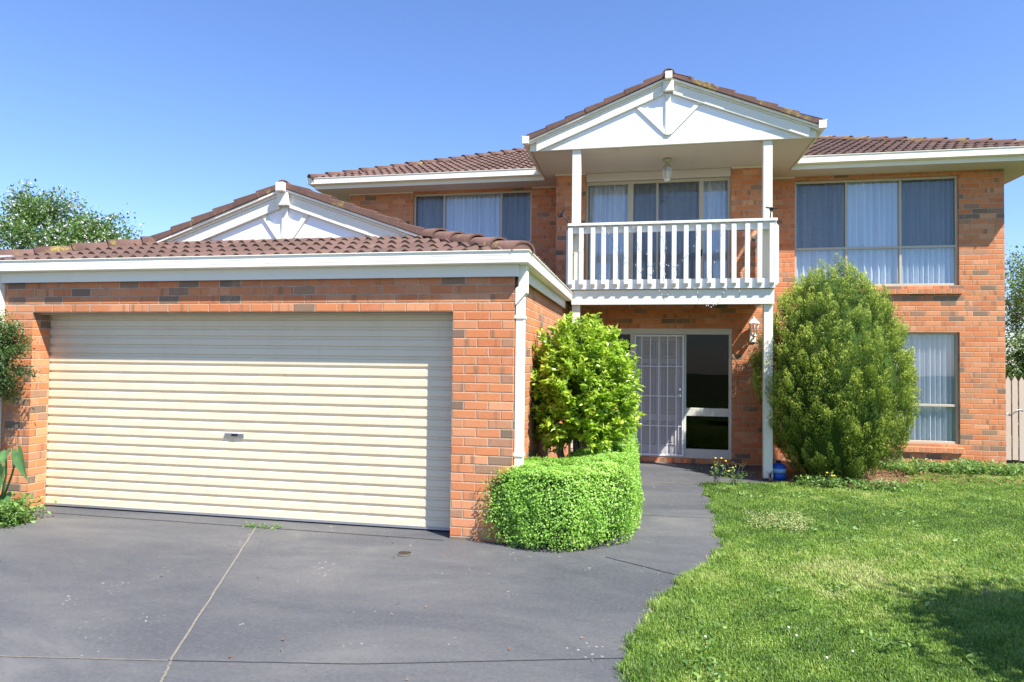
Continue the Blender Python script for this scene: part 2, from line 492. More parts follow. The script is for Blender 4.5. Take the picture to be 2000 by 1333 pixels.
# ------------------------------------------------------------------ roof helpers
def tile_slope(name, mat, parent, O, U, V, ulen, vlen, poly, gauge=.33, roll=.15, h=.042):
    """wavy tiles on the plane O + u*U + v*V; poly = list of (u,v) convex ccw"""
    O, U, V = Vector(O), Vector(U).normalized(), Vector(V).normalized()
    N = U.cross(V).normalized()
    if N.z < 0: N = -N
    nu = int(ulen/(roll/6))+1
    us = [k*roll/6 for k in range(nu+1)]
    bm = bmesh.new(); uvl = bm.loops.layers.uv.new('UVMap')
    rows = int(math.ceil(vlen/gauge))
    lift = .028
    for r in range(rows):
        v0 = r*gauge - .0; v1 = (r+1)*gauge+.02
        jit = {}
        A = []; B = []; C = []
        for u in us:
            w = .5+.5*math.cos(2*math.pi*u/roll)
            hh = h*w
            t = int(u/(.30)+r*.5)
            if t not in jit: jit[t] = (random.uniform(-.003, .004), random.uniform(-.006, .006))
            j, jv = jit[t]
            A.append(bm.verts.new(O+U*u+V*(v0+jv)+N*(hh*.75-.004)))
            B.append(bm.verts.new(O+U*u+V*(v0+jv)+N*(hh+lift+j)))
            C.append(bm.verts.new(O+U*u+V*v1+N*(hh+.002)))
        for k in range(len(us)-1):
            for q in ((A[k], A[k+1], B[k+1], B[k]), (B[k], B[k+1], C[k+1], C[k])):
                f = bm.faces.new(q); f.smooth = True
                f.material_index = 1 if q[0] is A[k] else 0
                tu = (us[k]/.30+r*.5)
                for lp in f.loops: lp[uvl].uv = (int(tu)+.5, r+.5)
    # clip to the polygon
    n = len(poly)
    for i in range(n):
        p, q = poly[i], poly[(i+1) % n]
        P0 = O+U*p[0]+V*p[1]; P1 = O+U*q[0]+V*q[1]
        e = (P1-P0).normalized(); inn = N.cross(e)
        if (U.cross(V)).dot(N) < 0: inn = -inn
        g = bm.verts[:]+bm.edges[:]+bm.faces[:]
        bmesh.ops.bisect_plane(bm, geom=g, plane_co=P0, plane_no=-inn, clear_outer=True)
    # split the lower lip from the slope so shading keeps a crisp step
    for v in bm.verts: v.co.z += ZO
    me = bpy.data.meshes.new(name); bm.to_mesh(me); bm.free()
    try: me.set_sharp_from_angle(angle=R(50))
    except Exception: pass
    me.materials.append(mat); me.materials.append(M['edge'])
    if parent:
        off = wl(parent); me.transform(Matrix.Translation(-off))
        o = bpy.data.objects.new(name, me); COL.objects.link(o); o.parent = parent; WL[o.name] = off
    else:
        o = bpy.data.objects.new(name, me); COL.objects.link(o)
    return o

def cap_tiles(name, mat, parent, A, B, r=.115, seglen=.36, squash=.75, bed=True):
    """overlapping half-round caps from A (low) up to B"""
    A, B = Vector(A), Vector(B); d = B-A; L = d.length; d.normalize()
    side = d.cross(Vector((0, 0, 1))).normalized(); up = side.cross(d).normalized()
    mb = MB(); n = int(L/seglen+.5)
    sl = L/n
    for k in range(n):
        s0 = A+d*(k*sl-.03); s1 = A+d*((k+1)*sl+.02)
        jit = random.uniform(-.006, .006)
        rings = []
        for (c, rr, lift) in ((s0, r*1.10, .022+jit), (s0+d*.0, r*.98, .022+jit), (s1, r*.93, .0)):
            ring = []
            for j in range(9):
                a = math.pi*j/8
                ring.append(c+side*(math.cos(a)*rr)+up*(math.sin(a)*rr*squash+lift-.02))
            rings.append(ring)
        base = len(mb.v)
        outer0 = rings[0]; end = rings[2]; inner = [c-(c-s0)*.16 for c in outer0]
        for rg in (inner, outer0, end): mb.v += [tuple(p) for p in rg]
        for j in range(8):
            mb.f.append((base+j, base+9+j, base+9+j+1, base+j+1)); mb.sm.append(False)
            mb.f.append((base+9+j, base+18+j, base+18+j+1, base+9+j+1)); mb.sm.append(True)
    rg0 = [A-d*.02+side*(math.cos(math.pi*j/8)*r*.98)+up*(math.sin(math.pi*j/8)*r*.98*squash) for j in range(9)]
    mb.v += [tuple(p) for p in rg0]; mb.f.append(tuple(range(len(mb.v)-9, len(mb.v)))); mb.sm.append(False)
    o = mb.build(name, mat, parent)
    me = o.data
    for i, p in enumerate(me.polygons):
        k = i//16
        for li in p.loop_indices: me.uv_layers[0].data[li].uv = (k+.5, .5)
    if bed:
        m2 = MB()
        w = r*.8
        a0, a1 = A-up*.09, B-up*.09
        pts = [a0-side*w, a0+side*w, a0+side*w*.8+up*.11, a0-side*w*.8+up*.11]
        qts = [a1-side*w, a1+side*w, a1+side*w*.8+up*.11, a1-side*w*.8+up*.11]
        i = 0; m2.v += [tuple(p) for p in pts+qts]
        for f in ((0, 1, 2, 3), (7, 6, 5, 4), (0, 4, 5, 1), (1, 5, 6, 2), (2, 6, 7, 3), (3, 7, 4, 0)):
            m2.f.append(f); m2.sm.append(False)
        m2.build('mortar_bedding', M['bed'], o)
    return o

def verge_tiles(name, mat, parent, A, B, y0, y1, th=.07, seg=.33):
    """stepped tile edge along a gable rake, A low and B high as (x,z)"""
    A, B = Vector((A[0], A[1])), Vector((B[0], B[1])); d = B-A; L = d.length; d.normalize()
    nrm = Vector((-d.y, d.x));
    if nrm.y < 0: nrm = -nrm
    n = int(L/seg+.5); sl = L/n; mb = MB()
    for k in range(n):
        s0 = A+d*(k*sl-.02); s1 = A+d*((k+1)*sl+.01)
        l0, l1 = .03, .0
        j = random.uniform(-.004, .006)
        p = [s0-nrm*.012, s1-nrm*.012, s1+nrm*(th-.018+l1+j), s0+nrm*(th-.018+l0+j)]
        if d.x < 0: p = [p[1], p[0], p[3], p[2]]
        mb.prism_y([(q.x, q.y) for q in p], y0+random.uniform(-.006, .006), y1)
    return mb.build(name, mat, parent, .008)

GUT = [(0, 0), (.085, 0), (.1, .006), (.1, .034), (.1022, .037), (.1022, .040), (.1, .043), (.1, .072), (.1022, .075), (.1022, .078), (.1, .081), (.1, .108), (.112, .114), (.112, .122), (.098, .122), (.09, .112), (.0, .112)]
def gutter(name, parent, path, z0, mat=None):
    return MB().sweep(path, [(o, z0+z) for o, z in GUT]).build(name, mat or M['white'], parent)

def gable_front(parent, xc, hw, zt, zb, tan, y, ply_y, beam=None, nm='gable'):
    """barge boards, sheet, king post and diagonal struts of a small gable. zt = rake line height at centre"""
    g = MB()
    # sheet
    g.prism_y([(xc-hw+.12, zb), (xc+hw-.12, zb), (xc, zt-.09)], ply_y, ply_y+.02)
    sheet = g.build('gable', M['ply'], parent)
    for s in (-1, 1):
        # thin outer strip right under the tiles
        e = Vector((s*hw, -tan*hw))
        a = (xc, zt); b_ = (xc+s*hw, zt-tan*hw)
        def board(x_in, x_out, top, h, y0, y1, nm_, mat):
            pts = [(xc+s*x_in, zt+top-tan*x_in), (xc+s*x_out, zt+top-tan*x_out), (xc+s*x_out, zt+top-h-tan*x_out), (xc+s*x_in, zt+top-h-tan*x_in)]
            if s > 0: pts = pts[::-1]
            m = MB(); m.prism_y(pts, y0, y1); return m.build(nm_, mat, sheet, .004)
        board(.03, hw, 0, .032, y-.085, y-.0, 'fascia_strip', M['white'])
        board(.06, hw, -.035, .028, y-.050, y+.005, 'shadow_board', M['trim'])
        board(.07, hw-.10, -.064, .150, y-.036, y+.0, 'barge_board', M['trim'])
    # king post and struts
    kb = zt-.24
    box('king_post', M['trim'], sheet, xc-.038, xc+.038, ply_y-.030, ply_y-.001, zb+.001, kb)
    for s in (-1, 1):
        x1 = xc+s*(.30 if hw < 2 else .46); z1 = zt-tan*abs(x1-xc)-.20
        a = Vector((xc+s*.03, zb+.03)); b_ = Vector((x1, z1)); d = (b_-a).normalized(); nn = Vector((-d.y, d.x))*.03
        pts = [(a-nn), (b_-nn), (b_+nn), (a+nn)]
        if (pts[1]-pts[0]).cross(pts[2]-pts[1]) < 0: pts = pts[::-1]
        m = MB(); m.prism_y([(p.x, p.y) for p in pts], ply_y-.024, ply_y-.001); m.build('strut', M['trim'], sheet)
    # finial blocks
    box('apex_block', M['trim'], sheet, xc-.078, xc+.078, y-.085, y-.01, zt-.21, zt-.045, bevel=.004)
    fb = box('finial_block', M['trim'], sheet, xc-.052, xc+.052, y-.16, y-.088, zt-.05, zt+.058, bevel=.004)
    return sheet

# ================================================================== HOUSE
house = empty('brick_house', (0, 12.18, 0))
tag(house, 'two storey orange brick house with brown tiled roof, double garage and white balcony', 'house')

G, H, W = 6.0675, 12.18, 11.4
GND = -1.73
BV = -.442      # brick course phase
# --- garage walls
gw = wall_mb('x', -6.957, -1.165, GND-.1, .90, G, G+.23, [(-6.585, -1.765, GND-.2, .442)])
gw.build('garage_wall', M['brick'], house, dv=BV, du=.085)
wall_mb('y', G+.2305, W+.5, GND-.1, .9, -1.39, -1.165).build('garage_side_wall', M['brick'], house, dv=BV, du=.075)
wall_mb('y', G+.2305, 13, GND-.1, .9, -6.957, -6.73).build('garage_side_wall', M['brick'], house, dv=BV, du=.1)
# soffit lintel strip of the door opening
box('lintel', M['olive'], house, -6.585, -1.765, G+.06, G+.225, .425, .4405)
# --- main walls
winL = (-4.385, -2.02, 2.205, 3.205)
winR = (2.675, 5.275, 1.305, 3.17)
winLow = (3.40, 5.275, -1.36, .515)
wall_mb('x', -5.725, -1.455, GND-.1, 3.245, H, H+.24, [winL]).build('front_wall', M['brick'], house, dv=BV)
wall_mb('x', 2.07, 5.955, GND-.1, 3.245, H, H+.24, [winR, winLow]).build('front_wall', M['brick'], house, dv=BV, du=.05)
bd = (-.935, 1.50, 1.2, 3.245)
ed = (-.81, 1.522, -1.655, .53)
wall_mb('x', -1.455, 2.07, GND-.1, 3.245, W, W+.24, [bd, ed]).build('entry_wall', M['brick'], house, dv=BV, du=.11)
for x0, x1 in ((-1.455, -1.225), (1.83, 2.07)):
    wall_mb('y', W+.2405, H+.3, GND-.1, 3.245, x0, x1).build('return_wall', M['brick'], house, dv=BV)
wall_mb('y', H+.2405, 20, GND-.1, 3.245, -5.725, -5.49).build('side_wall', M['brick'], house, dv=BV)
wall_mb('y', H+.2405, 20, GND-.1, 3.245, 5.72, 5.955).build('side_wall', M['brick'], house, dv=BV, du=.03)
box('back_wall', M['brick'], house, -5.725, 5.955, 20.001, 20.24, GND-.1, 3.245)
box('inner_floor', M['soffit'], house, -5.45, 5.7, H+.35, 19.9, .75, .95)
# plinth course of bricks set on end under the entry
box('entry_plinth', M['brick'], house, -.81, 1.522, W-.012, W+.2, GND-.05, -1.657, swap=True, du=1.735)
# bricks set on end as window sills
def brick_sill(x0, x1, zt, y):
    mb = MB()
    mb.prism_y([(0, 0)]*0 or [(x0, zt-.10), (x1, zt-.10), (x1, zt), (x0, zt)], y-.055, y+.10)
    # slope the top face outwards
    mb.v = [(a, b, c-(.018 if (b < y and c > zt-.01) else 0)) for a, b, c in mb.v]
    return mb.build('brick_sill', M['brick'], house, swap=True, du=-(zt-.092)+.0, dv=.02)
brick_sill(2.62, 5.31, 1.262, H); brick_sill(3.34, 5.31, -1.405, H)

# --- soffits and eaves of the upper roof (plan ring)
ES = 3.246
def soffit(x0, x1, y0, y1, z=ES): return box('soffit', M['soffit'], house, x0, x1, y0, y1, z, z+.012)
soffit(-6.21, -1.70, 11.70, 20.7); soffit(2.50, 6.45, 11.70, 20.7)
soffit(-1.70, 2.50, 10.10, 12.3, ES+.0005)
# joint strips in the balcony ceiling
for x in (-.35, .85): box('ceiling_batten', M['soffit'], house, x-.012, x+.012, 10.12, 11.38, ES-.006, ES-.0005)
for a in ((-5.725, -4.39, H-.022, H-.002), (-2.015, -1.478, H-.022, H-.002), (-1.478, -.94, W-.022, W-.002), (1.505, 2.092, W-.022, W-.002), (2.095, 2.67, H-.022, H-.002)):
    box('eave_bead', M['trim'], house, a[0], a[1], a[2], a[3], ES-.024, ES-.001)
fz = (3.247, 3.35)
FP = [(-6.21, 20.7), (-6.21, 11.70), (-1.70, 11.70)]
MB().sweep(FP[::-1] if False else FP, [(0, 3.238), (.022, 3.238), (.022, 3.355), (0, 3.355)]).build('fascia', M['trim'], house)
FP2 = [(2.50, 11.70), (6.45, 11.70), (6.45, 20.7)]
MB().sweep(FP2, [(0, 3.238), (.022, 3.238), (.022, 3.355), (0, 3.355)]).build('fascia', M['trim'], house)
gutter('gutter', house, [(-6.232, 20.7), (-6.232, 11.677), (-1.725, 11.677)], 3.312)
gutter('gutter', house, [(2.525, 11.677), (6.473, 11.677), (6.473, 20.7)], 3.312)

# --- main roof
mr = empty_roof = MB()
T = .414
x0, x1, y0, zE = -6.30, 6.54, 11.60, 3.405
hd = (x1-x0)/2*0+4.6
yr = y0+4.6; zr = zE+T*4.6
c = math.cos(math.atan(T)); sl = math.sqrt(1+T*T)
roof = tile_slope('roof', M['tile'], house, (x0, y0, zE), (1, 0, 0), (0, 1, T), x1-x0, 4.6*sl+.1,
                  [(0, -.03), (x1-x0, -.03), (x1-x0-4.6, 4.6*sl), (4.6, 4.6*sl)])
tile_slope('tile_slope', M['tile'], roof, (x0, y0, zE), (0, 1, 0), (1, 0, T), 9.2, 4.6*sl+.1, [(0, -.03), (4.6, 4.6*sl), (9.2, -.03)][::-1])
tile_slope('tile_slope', M['tile'], roof, (x1, y0, zE), (0, 1, 0), (-1, 0, T), 9.2, 4.6*sl+.1, [(0, -.03), (9.2, -.03), (4.6, 4.6*sl)])
m = MB(); m.poly([(x1, 20.8, zE), (x0, 20.8, zE), (x0+4.6, yr, zr), (x1-4.6, yr, zr)]); m.build('tile_slope', M['tile'], roof)
cap_tiles('ridge_tiles', M['ridge'], roof, (x0+.02, y0+.02, zE+.02), (x0+4.6, yr, zr+.03))
cap_tiles('ridge_tiles', M['ridge'], roof, (x1-.02, y0+.02, zE+.02), (x1-4.6, yr, zr+.03))
cap_tiles('ridge_tiles', M['ridge'], roof, (x0+4.6, yr, zr+.03), (x1-4.6, yr, zr+.0301))

# --- balcony gable roof
xc = .405; ze = 3.405; hw = 2.13; yF = 9.92; TG = .40
zc = ze+TG*hw
slg = math.sqrt(1+TG*TG); yb_e = 11.60; yb_r = y0+(zc-zE)/T
br = tile_slope('balcony_roof', M['tile'], house, (xc-hw, yF, ze), (0, 1, 0), (1, 0, TG), yb_r-yF+.1, hw*slg+.05,
                [(0, -.02), (0, hw*slg), (yb_r-yF, hw*slg), (yb_e-yF, -.02)][::-1])
tile_slope('tile_slope', M['tile'], br, (xc+hw, yF, ze), (0, 1, 0), (-1, 0, TG), yb_r-yF+.1, hw*slg+.05,
           [(0, -.02), (yb_e-yF, -.02), (yb_r-yF, hw*slg), (0, hw*slg)])
verge_tiles('verge_tiles', M['ridge'], br, (xc-hw+.03, ze+.0), (xc-.02, zc-.005), yF-.0, yF+.18)
verge_tiles('verge_tiles', M['ridge'], br, (xc+hw-.03, ze+.0), (xc+.02, zc-.005), yF-.0, yF+.18)
cap_tiles('ridge_tiles', M['ridge'], br, (xc, yF+.02, zc+.02), (xc, yb_r-.1, zc+.021), r=.085)
gable_front(house, xc, hw-.03, zc-.018, 3.385, TG, 10.025, 10.034)
# tie beam, side fascias and side gutters
box('tie_beam', M['trim'], house, -1.70, 2.50, 10.03, 10.075, 3.242, 3.385, bevel=.004)
box('side_fascia', M['olive'], house, -1.70, -1.678, 10.08, 11.69, 3.2385, 3.36)
box('side_fascia', M['olive'], house, 2.478, 2.50, 10.08, 11.69, 3.2385, 3.36)
gutter('side_gutter', house, [(-1.702, 11.70), (-1.702, 9.90)], 3.332)
gutter('side_gutter', house, [(2.502, 9.90), (2.502, 11.70)], 3.332)

# --- windows
def window(x0, x1, z0, z1, y, mull, trans=None, screens=(), name='window', curt=True, label=None, fr=.04, recess=.045, curtain_gap=None):
    w = MB(); ff = M['frame']; yy0, yy1 = y+recess, y+recess+.055
    w.box(x0, x1, yy0, yy1, z1-fr, z1); w.box(x0, x1, yy0, yy1, z0, z0+fr)
    w.box(x0, x0+fr, yy0, yy1, z0+fr, z1-fr); w.box(x1-fr, x1, yy0, yy1, z0+fr, z1-fr)
    xs = [x0+fr]+list(mull)+[x1-fr]
    for mx in mull: w.box(mx-fr*.45, mx+fr*.45, yy0, yy1, z0+fr, z1-fr)
    cells = []
    for i in range(len(xs)-1):
        a = xs[i]+(fr*.45 if i else 0); b_ = xs[i+1]-(fr*.45 if i < len(xs)-2 else 0)
        if trans:
            w.box(a, b_, yy0+.001, yy1-.001, trans-fr*.5, trans+fr*.5)
            cells += [(a, b_, z0+fr, trans-fr*.5), (a, b_, trans+fr*.5, z1-fr)]
        else: cells.append((a, b_, z0+fr, z1-fr))
    o = w.build(name, ff, house, .003)
    if label: o['label'] = label
    for k, cl in enumerate(cells):
        box('pane', M['glass'], o, cl[0], cl[1], yy0+.028, yy0+.032, cl[2], cl[3])
        if k in screens:
            sc_ = box('fly_screen', M['screen'], o, cl[0], cl[1], yy0+.012, yy0+.013, cl[2], cl[3])
    if curt:
        rnd = random.Random(int(abs(x0*100)+z0*10))
        m = MB(); xx = x0-.02; row = []
        ph = 0
        while xx < x1+.02:
            row.append((xx, y+.15+.030*math.sin(ph)+.008*math.sin(ph*.37+1)))
            xx += .011; ph += .011*2*math.pi/(.105*(1+.25*math.sin(xx*2.3)))+rnd.uniform(-.04, .04)
        for k in range(len(row)-1):
            (a, ya), (b_, yb) = row[k], row[k+1]
            m.poly([(a, ya, z0-.05), (b_, yb, z0-.05), (b_, yb, z1+.05), (a, ya, z1+.05)], True)
        m.build('curtain', M['curtain'], o)
    return o
window(*winL, H, (-3.765, -2.62), None, (0, 2), label='three part upstairs window above the garage roof')
window(*winR, H, (3.53, 4.39), 1.975, (1, 5), label='six pane upstairs window above the round conifer')
window(*winLow, H, (4.33,), -.72, (), label='ground floor window beside the round conifer')
for (wx0, wx1, wz0, wz1) in (winL, winR, winLow):      # painted reveal behind the curtains keeps the room dark
    box('room_wall', M['soffit'], house, wx0-.3, wx1+.3, H+1.4, H+1.45, wz0-.4, min(wz1+.2, 3.2))

# --- balcony sliding door
trim = box('door_head_board', M['soffit'], house, -.93, 1.495, W+.01, W+.05, 3.10, 3.2405)
d = MB(); yy0, yy1 = W+.06, W+.13
bz0, bz1 = 1.2, 3.098
d.box(-.935, 1.50, yy0, yy1, bz1-.05, bz1); d.box(-.935, 1.50, yy0, yy1, bz0, bz0+.05)
for a, b_ in ((-.935, -.895), (-.205, -.115), (.985, 1.06), (1.455, 1.50)): d.box(a, b_, yy0, yy1, bz0+.05, bz1-.05)
d.box(.275, .31, yy0+.02, yy1-.02, bz0+.05, bz1-.05)
bdoor = d.build('balcony_door', M['frame'], house, .003)
for a, b_ in ((-.895, -.205), (-.115, .275), (.31, .985), (1.06, 1.455)):
    box('pane', M['glass'], bdoor, a, b_, yy0+.034, yy0+.038, bz0+.05, bz1-.05)
for a, b_ in ((-.115, .275), (.31, .985)):
    box('fly_screen', M['screen'], bdoor, a, b_, yy0+.014, yy0+.015, bz0+.05, bz1-.05)
box('handle', M['black'], bdoor, 1.00, 1.035, yy0-.03, yy0, 1.76, 1.88, bevel=.004)
m = MB(); row = []; ph = 0; xx = -.95
while xx < 1.52:
    row.append((xx, W+.21+.034*math.sin(ph)+.008*math.sin(ph*.4))); xx += .011; ph += .011*2*math.pi/(.11*(1+.25*math.sin(xx*3)))
for k in range(len(row)-1):
    (a, ya), (b_, yb) = row[k], row[k+1]
    m.poly([(a, ya, 1.2), (b_, yb, 1.2), (b_, yb, 3.15), (a, ya, 3.15)], True)
m.build('curtain', M['curtain'], bdoor)
box('room_wall', M['soffit'], house, -1.2, 1.8, H+1.0, H+1.05, 1.0, 3.2)

# --- entry: frame, sidelights, door with security grille
e = MB(); ey0, ey1 = W+.03, W+.13
e.box(-.81, 1.522, ey0-.02, ey1, .43, .53)
for a, b_ in ((-.81, -.765), (-.15, -.088), (.748, .785), (1.475, 1.522)): e.box(a, b_, ey0, ey1, -1.655, .43)
e.box(.785, 1.475, ey0, ey1, -.945, -.81); e.box(.785, 1.475, ey0, ey1, -1.655, -1.50)
e.box(-.765, -.15, ey0, ey1, -1.655, -1.50); e.box(-.088, .748, ey0, ey1, -1.655, -1.635)
entry = e.build('entry_frame', M['dframe'], house, .004)
for a in ((-.765, -.15, -1.50, .43), (.785, 1.475, -.81, .43), (.785, 1.475, -1.50, -.945)):
    box('pane', M['dglass'], entry, a[0], a[1], ey0+.04, ey0+.045, a[2], a[3])
dm = MB(); dy = ey0+.055
dm.box(-.087, .747, dy, dy+.04, -1.634, .429)
door = dm.build('front_door', M['leafd'], house)
door['label'] = 'pale six panel front door behind a white security grille'
pw = .235
for cx in (.165, .50):
    for (za, zb) in ((.02, .31), (-.93, -.08), (-1.45, -1.05)):
        pm = MB()
        # raised moulding ring and field
        for (q0, q1, q2, q3) in ((cx-pw/2, cx+pw/2, zb-.018, zb), (cx-pw/2, cx+pw/2, za, za+.018), (cx-pw/2, cx-pw/2+.018, za+.018, zb-.018), (cx+pw/2-.018, cx+pw/2, za+.018, zb-.018)):
            pm.box(q0, q1, dy-.014, dy-.001, q2, q3)
        pm.box(cx-pw/2+.045, cx+pw/2-.045, dy-.010, dy-.001, za+.045, zb-.045)
        pm.build('door_panel', M['panel'], door, .003)
gy = ey0-.004
gm = MB()
gm.box(-.083, -.055, gy-.03, gy, -1.628, .42); gm.box(.716, .744, gy-.03, gy, -1.628, .42)
gm.box(-.055, .716, gy-.03, gy, .392, .42); gm.box(-.055, .716, gy-.03, gy, -1.628, -1.60)
for k in range(5):
    x = .045+k*.143; gm.box(x-.007, x+.007, gy-.022, gy-.008, -1.60, .392)
for z in (-.115, -.62, -1.125): gm.box(-.055, .716, gy-.019, gy-.011, z-.007, z+.007)
gr = gm.build('security_grille', M['grille'], house)
gr['label'] = 'white steel grille across the front door'
MB().tube([(.68, gy-.05, -.60), (.62, gy-.05, -.60)], .009).tube([(.68, gy-.03, -.60), (.68, gy-.055, -.60)], .02, 12).build('handle', M['chrome'], gr)
MB().tube([(.68, gy-.03, -.50), (.68, gy-.045, -.50)], .018, 12).build('lock', M['chrome'], gr)

# --- garage eaves
gx0, gx1 = -7.66, -1.118
box('garage_soffit', M['trim'], house, gx0, gx1-.001, G-.03, G+.3, .872, .882)
MB().sweep([(gx0, G-.028), (-1.135, G-.028), (-1.135, 9.98)], [(0, .768), (.02, .768), (.02, .880), (0, .880)]).build('garage_fascia', M['trim'], house)
gutter('garage_gutter', house, [(gx0, G-.046), (-1.112, G-.046), (-1.112, 9.985)], .881)
# garage roof: low skirt in front of a small gable
TS = .30
sx0, sx1, sy0, sz = -7.62, -1.03, 5.96, .965
L_ = sx1-sx0; yv = 1.75; sls = math.sqrt(1+TS*TS)
gr_ = tile_slope('garage_roof', M['tile'], house, (sx0, sy0, sz), (1, 0, 0), (0, 1, TS), L_, yv*sls+.1,
                 [(0, -.03), (L_, -.03), (L_-yv, yv*sls), (yv, yv*sls)], h=.043, gauge=.42)
yg = 7.40; xg = -4.335; hg = 1.80; zg = 2.075; TT = .352
yend = H-.02
# side slopes
tile_slope('tile_slope', M['tile'], gr_, (sx1, sy0, sz), (0, 1, 0), (-1, 0, TS), yend-sy0, 3.4*sls,
           [(0, -.03), (yend-sy0, -.03), (yend-sy0, 1.45*sls), (1.45, 1.45*sls)])
tile_slope('tile_slope', M['tile'], gr_, (sx0, sy0, sz), (0, 1, 0), (1, 0, TS), yend-sy0, 3.4*sls,
           [(0, -.03), (1.45, 1.45*sls), (yend-sy0, 1.45*sls), (yend-sy0, -.03)][::-1])
slt = math.sqrt(1+TT*TT)
tile_slope('tile_slope', M['tile'], gr_, (xg+hg+.05, yg-.08, zg-TT*(hg+.05)), (0, 1, 0), (-1, 0, TT), yend-yg+.08, (hg+.05)*slt,
           [(0, 0), (yend-yg+.08, 0), (yend-yg+.08, (hg+.05)*slt), (0, (hg+.05)*slt)])
tile_slope('tile_slope', M['tile'], gr_, (xg-hg-.05, yg-.08, zg-TT*(hg+.05)), (0, 1, 0), (1, 0, TT), yend-yg+.08, (hg+.05)*slt,
           [(0, 0), (0, (hg+.05)*slt), (yend-yg+.08, (hg+.05)*slt), (yend-yg+.08, 0)][::-1])
verge_tiles('verge_tiles', M['ridge'], gr_, (xg-hg, zg-TT*hg), (xg-.02, zg-.005), yg-.10, yg+.1, th=.075)
verge_tiles('verge_tiles', M['ridge'], gr_, (xg+hg, zg-TT*hg), (xg+.02, zg-.005), yg-.10, yg+.1, th=.075)
cap_tiles('ridge_tiles', M['ridge'], gr_, (xg, yg-.06, zg+.02), (xg, yend, zg+.021), r=.09)
cap_tiles('ridge_tiles', M['ridge'], gr_, (sx1-.06, sy0+.06, sz+.03), (sx1-1.52, sy0+1.52, sz+TS*1.5+.05), r=.125, seglen=.40, squash=.8)
cap_tiles('ridge_tiles', M['ridge'], gr_, (sx0+.06, sy0+.06, sz+.03), (sx0+1.62, sy0+1.62, sz+TS*1.6+.04), r=.125, seglen=.40, squash=.8)
gable_front(house, xg, hg, zg-.012, 1.36, TT, yg, yg+.012)
box('flashing', plain('pale_blue_flashing', (.62, .68, .74), .4), house, -7.64, -7.03, 6.15, 6.35, .93, 1.10)
MB().sweep([(-2.45, 7.55), (-2.45, 7.56)], [(0, 1.3), (.01, 1.3), (.01, 1.31)]) if False else None

# --- roller door
ry = G+.225
prof = []
z = GND+.035
while z < .50:
    prof += [(0, z), (0, z+.060), (.017, z+.068), (.017, z+.090)]
    z += .1
m = MB(); xs = [-6.60, -5.4, -4.2, -3.0, -1.75]
for (p, q) in zip(prof[:-1], prof[1:]):
    m.poly([(-6.60, ry+p[0], p[1]), (-1.75, ry+p[0], p[1]), (-1.75, ry+q[0], q[1]), (-6.60, ry+q[0], q[1])])
rd = m.build('garage_door', M['roller'], house)
rd['label'] = 'cream ribbed steel roller door'
box('bottom_rail', M['alu'], rd, -6.583, -1.767, ry-.012, ry+.03, GND+.012, GND+.034)
box('rubber_seal', M['rubber'], rd, -6.583, -1.767, ry-.008, ry+.025, GND+.001, GND+.0118)
hnd = MB(); hnd.box(-4.335, -4.11, ry-.02, ry-.001, -.868, -.836); hh = hnd.build('handle', M['chrome'], rd, .005)
box('lock', M['black'], hh, -4.25, -4.18, ry-.028, ry-.0205, -.866, -.838, bevel=.004)
box('garage_back_wall', M['brick'], house, -6.73, -1.39, 11.6, 11.65, GND, .9)

# --- downpipes
dp = MB()
dp.box(-1.158, -1.075, 6.10, 6.19, -1.60, .60)
dpo = dp.build('downpipe', M['white'], house, .008)
dq = MB(); dq.box(-1.158, -1.085, 5.985, 6.035, .60, .76); 
MB().prism_y([(-1.158, .50), (-1.05, .62), (-1.05, .885), (-1.128, .885), (-1.128, .68), (-1.158, .66)], 6.075, 6.20).build('offset_bend', M['white'], dpo, .004)
box('bracket', M['white'], dpo, -1.170, -1.068, 6.09, 6.20, .375, .405)
box('bracket', M['white'], dpo, -1.170, -1.068, 6.09, 6.20, -.93, -.90)
box('downpipe', M['white'], house, -7.06, -6.965, 6.0, 6.08, -1.60, .875, bevel=.008)
box('downpipe', M['trim'], house, -5.87, -5.80, 12.5, 12.57, .9, 3.25)

# --- balcony
bal = box('balcony_deck', M['olive'], house, -1.03, 1.92, 10.06, 11.395, 1.03, 1.06)
box('front_beam', M['trim'], house, -1.03, 1.92, 10.01, 10.055, .825, 1.045, bevel=.004)
for x in (-1.03, 1.875): box('side_beam', M['trim'], house, x, x+.045, 10.056, 11.395, .88, 1.028)
for k in range(5):
    x = -.62+k*.46; box('joist', M['olive'], house, x-.022, x+.022, 10.056, 11.395, .895, 1.028)
for (a, b_, z0, z1) in ((-1.04, -.905, 1.061, 3.24), (1.775, 1.905, 1.061, 3.24)):
    box('upper_post', M['trim'], house, a, b_, 10.065, 10.165, z0, z1, bevel=.006)
for (a, b_) in ((-1.025, -.90), (1.785, 1.912)):
    box('lower_post', M['trim'], house, a, b_, 10.062, 10.160, GND+.02, .876, bevel=.006)
box('post_stirrup', M['black'], house, 1.83, 1.87, 10.09, 10.13, GND-.02, GND+.021)
ry0 = 9.962
box('bottom_rail', M['rail'], house, -1.06, 1.925, ry0, 10.005, 1.055, 1.20, bevel=.004)
box('top_rail', M['rail'], house, -1.06, 1.925, ry0, 10.0, 1.915, 2.018, bevel=.004)
box('handrail', M['rail'], house, -1.085, 1.945, 9.90, 10.05, 2.019, 2.060, bevel=.006)
